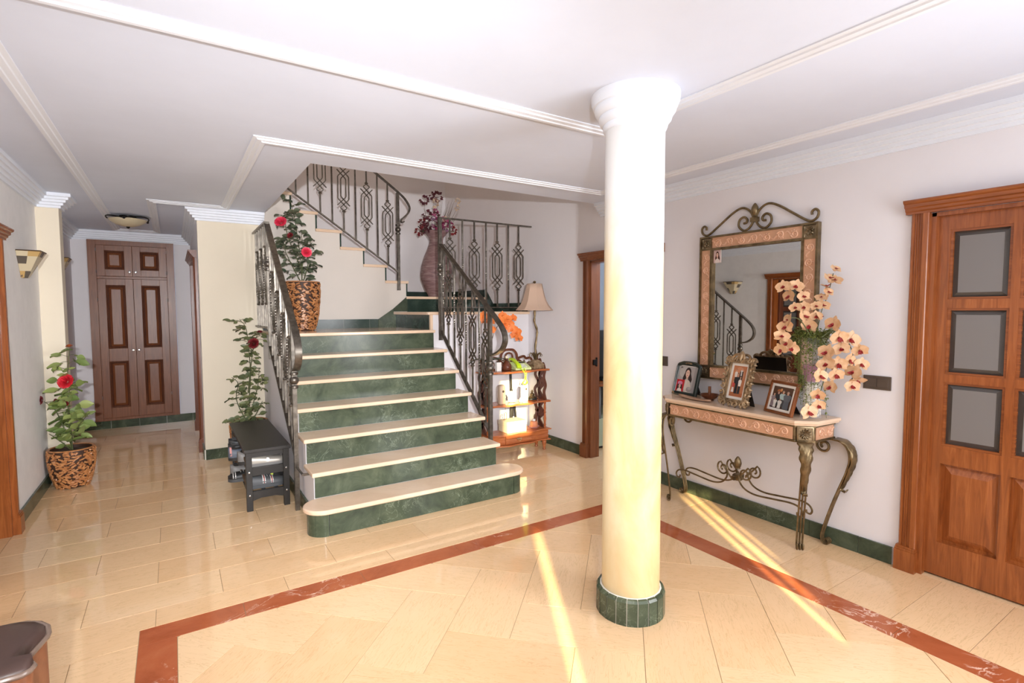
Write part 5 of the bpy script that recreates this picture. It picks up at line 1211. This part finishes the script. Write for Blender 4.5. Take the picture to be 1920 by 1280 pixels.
# ------------------------------------------------------------------ roses in pots clad with wood chips
def leaf_mesh(l, w):
    m = M(); secs = []
    for i in range(6):
        u = i/5; q = w*math.sin(PI*(.06+.90*u)**.8); secs.append([(l*u, -q, .10*q+.0), (l*u, -q*.5, -.02*l*0), (l*u, 0, -.12*w-.35*l*u*u*.4), (l*u, q*.5, 0), (l*u, q, .10*q)])
    m.loft(secs, closed=False, cap=False); return m
LEAF = {}
def leafm(mat):
    if mat not in LEAF: LEAF[mat] = [proto(leaf_mesh(1, k), 'leaf', mat) for k in (.32, .40)]
    return random.choice(LEAF[mat])
def rose_mesh(rad):
    m = M()
    for ring, (n, r0, lean) in enumerate(((5, 1.0, .95), (5, .72, .55), (4, .46, .25), (3, .25, .1))):
        for k in range(n):
            a0 = 2*PI*k/n+ring*.5; secs = []
            for i in range(5):
                u = i/4; row = []
                for j in range(5):
                    a = a0+(j-2)/2*(.75 if ring < 2 else .9)*(1-.25*u); r = rad*r0*(.25+.75*(u**.7))*(1+.06*abs(j-2)*(u-.5)); z = rad*(.05+.85*u*(1-lean*.55*u))*(1.0 if ring else .8)
                    row.append((r*math.cos(a), r*math.sin(a), z))
                secs.append(row)
            m.loft(secs, closed=False, cap=False)
    return m
ROSE = {k: proto(rose_mesh(1), 'rose', k) for k in ('rose_red', 'rose_dark', 'rose_pink', 'bud_orange')}
VX, VY = V((.8395, -.5434, 0)), V((.5434, .8395, 0))
def chip_pot(t, x, y, z0, prof, n):
    """prof: [(r, z)] outside, bottom to top"""
    H_ = prof[-1][1]; rt = prof[-1][0]
    M().lathe(prof+[(rt-.012, H_), (rt-.016, H_-.05), (0, H_-.055)], (x, y, z0), 40).build('pot', 'chip_core', t)
    M().lathe([(rt-.004, H_-.006), (rt+.006, H_-.004), (rt+.007, H_+.004), (rt-.006, H_+.006), (rt-.014, H_)], (x, y, z0), 40, cap=False).build('rim', 'chip_wood', t)
    M().lathe([(rt-.014, H_-.030), (rt*.5, H_-.018), (0, H_-.015)], (x, y, z0), 24, cap=False).build('soil', 'soil', t)
    m = M()
    def rad(z):
        for (r0_, za), (r1_, zb) in zip(prof, prof[1:]):
            if za <= z <= zb: return r0_+(r1_-r0_)*(z-za)/max(1e-6, zb-za)
        return prof[-1][0]
    for k in range(n):
        z = H_*(.02+.95*(k+.5)/n); a = (k*2.39996 if k % 2 else random.uniform(0, 2*PI))+random.uniform(-.25, .25); r = rad(z)+.002
        o = V((math.cos(a), math.sin(a), 0)); tt = V((-o.y, o.x, 0)); th = random.choice((random.uniform(.2, 1.0), random.uniform(-1.0, -.2), random.uniform(-.4, .4)))
        ax = tt*math.cos(th)+V((0, 0, math.sin(th))); ay = o.cross(ax); c = V((x, y, z0+z))+o*r
        la, lb = random.uniform(.012, .022), random.uniform(.006, .009)
        m.loft([[c-ax*la*s1+ay*lb*q1*.6-o*.004 for q1, s1 in ((-1, 1), (1, 1), (1, -1), (-1, -1))], [c-ax*la*s1+ay*lb*q1+o*.002 for q1, s1 in ((-1, 1), (1, 1), (1, -1), (-1, -1))], [c-ax*la*.75*s1+ay*lb*.6*q1+o*.008 for q1, s1 in ((-1, 1), (1, 1), (1, -1), (-1, -1))]])
    m.build('wood_chips', 'chip_wood', t, kind='stuff', smooth=False)
def rose_bush(t, base, stems, n, size, mat, flowers, spread=.10, low=.25, minx=-9):
    """stems: list of [(lateral, height, depth)] in the plant's own frame"""
    B = V(base); W = lambda p: B+VX*p[0]+VY*(p[2] if len(p) > 2 else 0)+V((0, 0, p[1]))
    paths = []
    for s_ in stems:
        P_ = bez([W(p) for p in s_], 8); paths.append(P_); M().tube(P_, [.0055-.0035*i/len(P_) for i in range(len(P_))], 6).build('stem', 'stem_green', t)
    wts = [sum((a-b).length for a, b in zip(p, p[1:])) for p in paths]; tot = sum(wts)
    for p_, w_ in zip(paths, wts):
        k_ = max(3, int(n*w_/tot/3))
        for k in range(k_):
            u = low+(1-low)*(k+random.random())/k_; i = min(len(p_)-2, int(u*(len(p_)-1))); c = V(p_[i])
            a = random.uniform(0, 2*PI); d = V((math.cos(a), math.sin(a), random.uniform(-.25, .55))).normalized(); L_ = spread*random.uniform(.35, 1.0)
            if (c+d*(L_+size*.8)).x < minx: d.x = abs(d.x); d.normalize()
            tip = c+d*L_
            M().tube([c, c+d*L_*.6+V((0, 0, .008)), tip], .0016, 4).build('twig', 'stem_green', t, smooth=False)
            for q, off in ((0, 0), (1, 1.1), (2, -1.1)):
                if q and random.random() < .12: continue
                dd = Matrix.Rotation(off, 3, 'Z') @ d; dd.z = random.uniform(-.55, .25); dd.x = abs(dd.x) if c.x+dd.x*(L_+size) < minx else dd.x; nrm = (V((random.uniform(-.5, .5), random.uniform(-.5, .5), random.uniform(.2, 1)))-VY*random.uniform(.1, 1.1)).normalized()
                X_ = dd.normalized(); Y_ = nrm.cross(X_).normalized(); Z_ = X_.cross(Y_)
                o = link('leaf', leafm(mat), t); s_ = size*random.uniform(.7, 1.25)*(1 if q == 0 else .85)
                o.location = (tip if q == 0 else c+d*L_*.72)-wloc(t); o.rotation_euler = Matrix(((X_.x, Y_.x, Z_.x), (X_.y, Y_.y, Z_.y), (X_.z, Y_.z, Z_.z))).to_euler(); o.scale = (s_, s_, s_)
    for (lat, h, dp, r, mt, face) in flowers:
        o = link('rose', ROSE[mt], t); o.location = W((lat, h, dp))-wloc(t); f = VX*face[0]+V((0, 0, face[1]))-VY*face[2]; o.rotation_euler = aim(f).to_euler(); o.scale = (r, r, r)
pr1 = [(.100, 0), (.118, .03), (.142, .12), (.157, .22), (.160, .29), (.156, .33)]
t = thing('potted_rose', 'red rose in a short wood chip pot against the left pillar', 'plant', (-.775, 5.80, 0))
chip_pot(t, -.775, 5.80, 0, pr1, 560)
rose_bush(t, (-.775, 5.80, .31), [[(0, 0, 0), (.005, .25, 0), (-.005, .5, -.02), (.01, .72, 0), (.03, .88, 0)], [(.01, 0, 0), (.03, .12, -.02), (.10, .22, -.03), (.19, .33, -.02)], [(0, .05, 0), (-.03, .20, -.03), (-.07, .36, -.06), (-.125, .44, -.10)], [(0, .1, 0), (.02, .30, -.04), (.05, .45, -.05), (.045, .60, -.04)], [(0, 0, 0), (-.04, .10, -.07), (-.08, .17, -.12)]],
          165, .085, 'leaf_light', [(.045, .60, -.06, .060, 'rose_red', (.15, .35, 1)), (-.130, .45, -.11, .036, 'rose_dark', (-.3, .2, 1)), (-.05, .43, -.05, .030, 'rose_dark', (-.2, -.2, 1)), (.025, .42, -.06, .026, 'rose_dark', (.2, -.3, 1)), (.03, .89, 0, .026, 'bud_orange', (0, 1, .3))], .11, .15, -.94)
t = thing('potted_rose', 'leafy dark red rose standing between the shoe bench and the cream wall', 'plant', (.605, 5.80, 0))
chip_pot(t, .605, 5.80, 0, [(.105, 0), (.125, .04), (.150, .15), (.166, .27), (.170, .36), (.166, .40)], 520)
rose_bush(t, (.605, 5.80, .38), [[(0, 0, 0), (.01, .25, 0), (.03, .5, 0), (.02, .75, 0), (.0, .95, 0), (-.06, 1.04, 0)], [(0, 0, 0), (-.07, .10, 0), (-.12, .25, 0), (-.10, .40, 0), (-.16, .46, 0)], [(0, 0, 0), (.05, .2, 0), (.10, .38, 0), (.12, .55, 0)], [(0, .3, 0), (.04, .6, 0), (.08, .80, 0), (.13, .93, 0)], [(0, 0, 0), (.08, .10, 0), (.14, .22, 0)], [(0, 0, 0), (-.08, .04, -.04), (-.16, .03, -.05)]],
          300, .062, 'leaf_mid', [(.10, .80, -.05, .052, 'rose_dark', (.1, .3, 1)), (.145, .905, -.02, .028, 'rose_dark', (.2, 1, .2))], .095, .12)
t = thing('potted_rose', 'pink red rose in a tall tapered wood chip pot on the first landing', 'plant', (1.125, 5.70, T7))
chip_pot(t, 1.125, 5.70, T7, [(.105, 0), (.125, .05), (.148, .16), (.163, .30), (.170, .42), (.168, .495)], 820)
rose_bush(t, (1.125, 5.70, T7+.47), [[(0, 0, 0), (.0, .2, 0), (-.03, .45, 0), (-.06, .68, 0), (-.10, .86, 0)], [(0, 0, 0), (.06, .18, 0), (.08, .34, 0), (.10, .44, 0)], [(0, 0, 0), (-.08, .16, 0), (-.16, .34, 0), (-.19, .48, 0)], [(0, .15, 0), (-.10, .42, -.02), (-.14, .60, -.03), (-.12, .74, -.02)], [(0, .1, 0), (.03, .35, -.03), (.02, .52, -.04)]],
          285, .070, 'leaf_dark', [(-.175, .62, -.05, .058, 'rose_pink', (.1, .5, 1)), (.075, .32, -.06, .050, 'rose_pink', (.6, .1, 1)), (-.085, .49, -.05, .030, 'rose_dark', (0, .3, 1))], .10, .12)

# ------------------------------------------------------------------ tall floor vase on the upper step
tv = thing('floor_vase', 'tall curvy floor vase in brushed mauve glaze on the upper step', 'vase', (3.0, 6.50, T9)); L = wloc(tv)
M().lathe([(.09, 0), (.10, .004), (.115, .03), (.165, .13), (.208, .24), (.215, .30), (.200, .42), (.165, .54), (.125, .64), (.096, .72), (.089, .755), (.100, .80), (.133, .845), (.153, .868), (.162, .882), (.150, .886), (.125, .845), (.09, .80)], L, 48, cap=False).build('body', 'vase_glaze', tv)
fa = thing('flower_arrangement', 'mixed dried flowers and twigs filling the tall floor vase', 'flowers', (3.0, 6.50, T9+.82)); L2 = wloc(fa)
def blossom(mat, p, s, n=3):
    m = M()
    for k in range(n*5):
        d = V([random.gauss(0, 1) for _ in range(3)]).normalized(); e = d.cross(V((.2, .4, .9))).normalized(); g = d.cross(e); c = V(p)+d*s*.5
        m.add([c, c+e*s*.4+d*s*.25, c+d*s*.65+g*s*.1, c-e*s*.4+d*s*.25], [(0, 1, 2), (0, 2, 3)])
    m.build('flower', mat, fa, smooth=False)
W3 = lambda a, h, dp=0: L2+VX*a+VY*dp+V((0, 0, h))
for k in range(34):
    a = random.uniform(-.19, .21); dp = random.uniform(-.16, .02); h = .08+.13*random.random()*(1-(a/.3)**2)
    mt = ('flower_magenta' if a > .03 else random.choice(('flower_white', 'flower_white', 'flower_mauve', 'flower_plum'))) if random.random() < .8 else random.choice(('flower_white', 'rose_dark', 'flower_mauve'))
    blossom(mt, W3(a, h, dp), random.uniform(.055, .08))
for a, h, dp in ((-.20, .05, -.12), (.23, .06, -.1), (-.16, .16, -.1)): blossom('rose_dark', W3(a, h, dp), .065)
for (a, h, mt, s) in ((-.15, .48, 'flower_plum', .05), (-.12, .28, 'flower_plum', .055), (-.03, .53, 'flower_plum', .045), (.03, .52, 'flower_plum', .055), (-.01, .43, 'flower_cream', .045), (-.01, .32, 'flower_magenta', .04), (.0, .26, 'flower_plum', .05)):
    M().tube(bez([W3(a*.3, 0), W3(a*.9, h*.55), W3(a, h)], 5), .0025, 5).build('stem', 'twig_brown', fa); blossom(mt, W3(a, h, -.02), s*1.35)
for k in range(16):
    a = .06+.016*k; h = .30+.22*random.random(); tw = M().tube(bez([W3(.02, 0), W3(a*.7, h*.55), W3(a*1.05+random.uniform(-.02, .03), h)], 4), [.004-.003*i/8 for i in range(9)], 5).build('twig', 'twig_brown', fa)
for a, h in ((.30, .46), (.29, .37), (.13, .22)): blossom('flower_cream', W3(a, h, -.03), .04)
for k in range(22):
    a = random.uniform(-.2, .2); o = link('leaf', leafm('leaf_dark'), fa); o.location = W3(a, .05+.1*random.random(), -.14+.1*random.random())-L2; o.rotation_euler = (random.uniform(-1, 1), random.uniform(-1, 1), random.uniform(0, 6)); o.scale = (.06,)*3

# ------------------------------------------------------------------ built in wardrobe at the end of the hall
wd = thing('wardrobe', 'dark wood built in wardrobe with four panelled doors at the hall end', 'wardrobe', (-.415, 8.38, .10))
wx0, wx1, wz0, wz1 = -.868, .038, .102, 2.398
Pw = lambda s, d, z: (s, 8.385-d, z)
m = M()
for (a, b, c, d) in cells(wx0, wx1, wz0, wz1, [(wx0+.085, wx1-.085, wz0+.035, 1.915), (wx0+.085, wx1-.085, 1.945, wz1-.062)]): m.box(a, b, 8.36, 8.44, c, d)
m.build('frame', 'wardrobe_wood', wd, smooth=False, bevel=.002); M().box(wx0, wx1, 8.44, 8.95, wz0, wz1).build('carcass', 'wardrobe_wood', wd, smooth=False)
midx = (wx0+wx1)/2
for sg, (s0, s1) in ((1, (wx0+.087, midx-.0015)), (-1, (midx+.0015, wx1-.087))):
    for (z0, z1, pans) in ((wz0+.037, 1.913, ((.27, .86), (1.03, 1.83))), (1.947, wz1-.064, ((2.035, 2.265),))):
        m = M(); pn = [(s0+.085, s1-.085, a, b) for a, b in pans]
        for (a, b, c, d) in cells(s0, s1, z0, z1, pn): m.box(a, b, 8.352, 8.378, c, d)
        dr = m.build('door', 'wardrobe_wood', wd, smooth=False, bevel=.002)
        for (a, b, c, d) in pn:
            ring = lambda e, dd: [Pw(x, dd, z) for x, z in ((a+e, c+e), (b-e, c+e), (b-e, d-e), (a+e, d-e))]
            M().loft([ring(-.004, .034), ring(.004, .040), ring(.012, .036), ring(.020, .020), ring(.026, .012)], cap=False).build('panel_moulding', 'wardrobe_moulding_wood', dr, smooth=False)
            M().loft([ring(.024, .010), ring(.026, .014), ring(.050, .028)]).build('panel', 'wardrobe_wood', dr, smooth=False)
        kx = s1-.03 if sg > 0 else s0+.03; kz = 1.0 if z0 < 1 else 2.005
        M().lathe([(.006, 0), (.006, .014), (.015, .020), (.017, .028), (.010, .036), (0, .037)], (kx, 8.352, kz), 14, axis=(0, -1, 0)).build('knob', 'chrome', dr)
        hx_ = s0-.002 if sg > 0 else s1+.002
        for q in (.15, .85): M().tube([(hx_, 8.350, z0+(z1-z0)*q-.02), (hx_, 8.350, z0+(z1-z0)*q+.02)], .005, 8).build('hinge', 'chrome', dr)

# ------------------------------------------------------------------ hall ceiling lamp and wall sconces
cl = thing('ceiling_lamp', 'cream glass bowl ceiling lamp with a black scrolled ring in the hall', 'lamp', (-.365, 6.93, 2.39)); L = wloc(cl)
M().lathe([(.0, .005), (.05, .010), (.11, .030), (.155, .058), (.172, .080), (.166, .080), (.10, .040), (0, .018)], L, 36, cap=False).build('bowl', 'cream_glass', cl)
M().lathe([(.06, .104), (.075, .108), (.075, .1195), (0, .1195)], L, 24).build('ceiling_plate', 'black_metal', cl); M().lathe([(0, -.014), (.012, -.008), (.018, .004), (.02, .012)], L, 14).build('finial', 'black_metal', cl)
m = M()
for k in range(3):
    a0 = 2*PI*k/3+.4; q = [L+V(((.178+.012*math.sin(PI*i/10))*math.cos(a0+i*.2), (.178+.012*math.sin(PI*i/10))*math.sin(a0+i*.2), .078+.024*math.sin(PI*i/10))) for i in range(11)]; m.tube(q, .006, 6)
    e = L+V((.185*math.cos(a0), .185*math.sin(a0), .075)); m.ball(e, .013, 8, 6); m.tube([e, L+V((.07*math.cos(a0), .07*math.sin(a0), .112))], .004, 5)
m.build('ring', 'black_metal', cl)
def sconce(label, x, yc, z1, dep=.13):
    t = thing('wall_sconce', label, 'lamp', (x, yc, z1-.195))
    P_ = lambda s, d, z: V((x+d, yc+s, z1+z))
    topo = [(-.165, 0, 0), (-.105, dep, .004), (.105, dep, .004), (.165, 0, 0)]; bo = [(-.038, 0, -.195), (-.022, .034, -.195), (.022, .034, -.195), (.038, 0, -.195)]
    def bil(q, u, v): return (q[0]*(1-u)+q[1]*u)*(1-v)+(q[3]*(1-u)+q[2]*u)*v
    came = M()
    for f in range(3):
        q = [P_(*bo[f]), P_(*bo[f+1]), P_(*topo[f+1]), P_(*topo[f])]
        us, vs = ([0, .20, .80, 1] if f == 1 else [0, .42, 1]), [0, .22, .5, .78, 1]
        nr = (q[1]-q[0]).cross(q[3]-q[0]).normalized()
        if f == 1: cl_ = [(0, .2, 0, .22), (.2, .8, 0, .22), (.8, 1, 0, .22), (0, .2, .22, .5), (0, .2, .5, .8), (.2, .8, .22, .8), (.8, 1, .22, .5), (.8, 1, .5, .8), (0, .25, .8, 1), (.25, .75, .8, 1), (.75, 1, .8, 1)]
        else: cl_ = [(0, .5, 0, .25), (.5, 1, 0, .25), (0, .5, .25, .52), (.5, 1, .25, .8), (0, .5, .52, .8), (0, .5, .8, 1), (.5, 1, .8, 1)]
        for i, (a, b, c, d) in enumerate(cl_):
            mt = ('cream_glass' if (b-a) > .55 or i in (3,) else ('amber_glass', 'dark_glass_tile', 'cream_glass')[(i+f) % 3])
            cs = [bil(q, a, c), bil(q, b, c), bil(q, b, d), bil(q, a, d)]; M().prism(cs, nr*.003).build('pane', mt, t, smooth=False)
            came.tube(cs, .0022, 5, closed=True)
        came.tube([q[3], q[2]], .005, 6).tube([q[0], q[3]], .003, 5).tube([q[1], q[2]], .003, 5)
    came.build('lead_came', 'lead_came', t); M().box(x+.0005, x+.012, yc-.05, yc+.05, z1-.19, z1-.03).build('back_plate', 'lead_came', t, smooth=False)
sconce('stained glass wedge sconce on the left wall above the rose pot', XL, 5.40, 1.955)
sconce('stained glass sconce on the hall wall, mostly hidden behind the pillar', -1.03, 7.28, 2.06)

# ------------------------------------------------------------------ leather armchair at the lower left
ac = thing('leather_armchair', 'brown leather armchair, its dark rounded arm at the bottom left corner', 'armchair', (-.63, 1.5, 0))
def armpoly(y0, y1, e=0):
    q = [(-.93, y0+e), (-.40, y0+e)]; q += [(-.355+ (.028-e*.3)*math.cos(a), y0+.03+.03*math.sin(a)+e) for a in (-1.2, -.6, 0)]
    q += [(-.350-e, y0+.07), (-.335-e, y0+.13), (-.326-e, y1-.12)]+[(-.426-e+.10*math.cos(a), y1-.10+(.10-e)*math.sin(a)) for a in (0, .4, .8, 1.2, PI/2)]+[(-.93, y1-e)]
    return q
for (y0, y1) in ((1.70, 1.985), (.95, 1.235)):
    q = armpoly(y0, y1); m = M(); m.loft([[(x, y, z) for x, y in q] for z in (.06, .595)]); a = m.build('arm', 'leather_brown', ac, ang=50)
    secs = [[(x, y, z) for x, y in armpoly(y0, y1, e)] for e, z in ((.0, .595), (-.002, .607), (.006, .618), (.03, .624))]; M().loft(secs).build('arm_top', 'leather_dark', a, ang=50)
    M().tube([(x, y, .606) for x, y in armpoly(y0, y1, -.004)], .007, 8, closed=True).build('piping', 'piping', a)
M().box(-.92, -.36, 1.24, 1.695, .10, .30).build('seat_base', 'leather_brown', ac, smooth=False, bevel=.02); M().box(-.80, -.34, 1.245, 1.69, .302, .44).build('seat_cushion', 'leather_dark', ac, smooth=False, bevel=.04)
M().box(-.945, -.80, .96, 1.975, .63, .92).build('backrest', 'leather_dark', ac, smooth=False, bevel=.04); M().box(-.93, -.80, 1.24, 1.695, .30, .63).build('backrest', 'leather_dark', ac, smooth=False, bevel=.02)
for x in (-.90, -.42):
    for y in (1.0, 1.93): M().lathe([(.018, 0), (.026, .06)], (x, y, 0), 12).build('foot', 'black_wood', ac)

# ------------------------------------------------------------------ sideboard glimpsed through the far right door
sb = thing('sideboard', 'pale green sideboard with a wooden top glimpsed through the far right doorway', 'sideboard', (4.1, 4.5, 0))
M().box(3.80, 4.45, 4.16, 4.75, .03, .33).build('cabinet', 'pale_green_paint', sb, smooth=False, bevel=.004)
m = M().box(3.80, 3.83, 4.16, 4.75, .33, .68).box(4.42, 4.45, 4.16, 4.75, .33, .68).box(3.83, 4.42, 4.72, 4.75, .33, .68); m.build('open_shelf', 'shoe_grey', sb, smooth=False)
M().box(3.78, 4.47, 4.14, 4.77, .68, .705).build('top', 'door_wood_h', sb, smooth=False, bevel=.003); M().box(3.83, 4.42, 4.20, 4.70, 0, .03).build('plinth', 'black_wood', sb, smooth=False)
tvs = thing('television', 'black television standing on the sideboard beyond the far right doorway', 'television', (4.1, 4.5, .706))
M().box(3.80, 4.45, 4.40, 4.46, .74, 1.27).build('screen', 'shop_dark', tvs, smooth=False, bevel=.006); M().box(4.0, 4.25, 4.32, 4.56, .706, .716).build('foot', 'black_metal', tvs, smooth=False); M().box(4.08, 4.17, 4.43, 4.47, .715, .745).build('neck', 'black_metal', tvs, smooth=False)
lamp('kitchen_lamp', 'POINT', (4.2, 3.4, 2.3), 25, (.9, .95, 1), shadow_soft_size=.15)
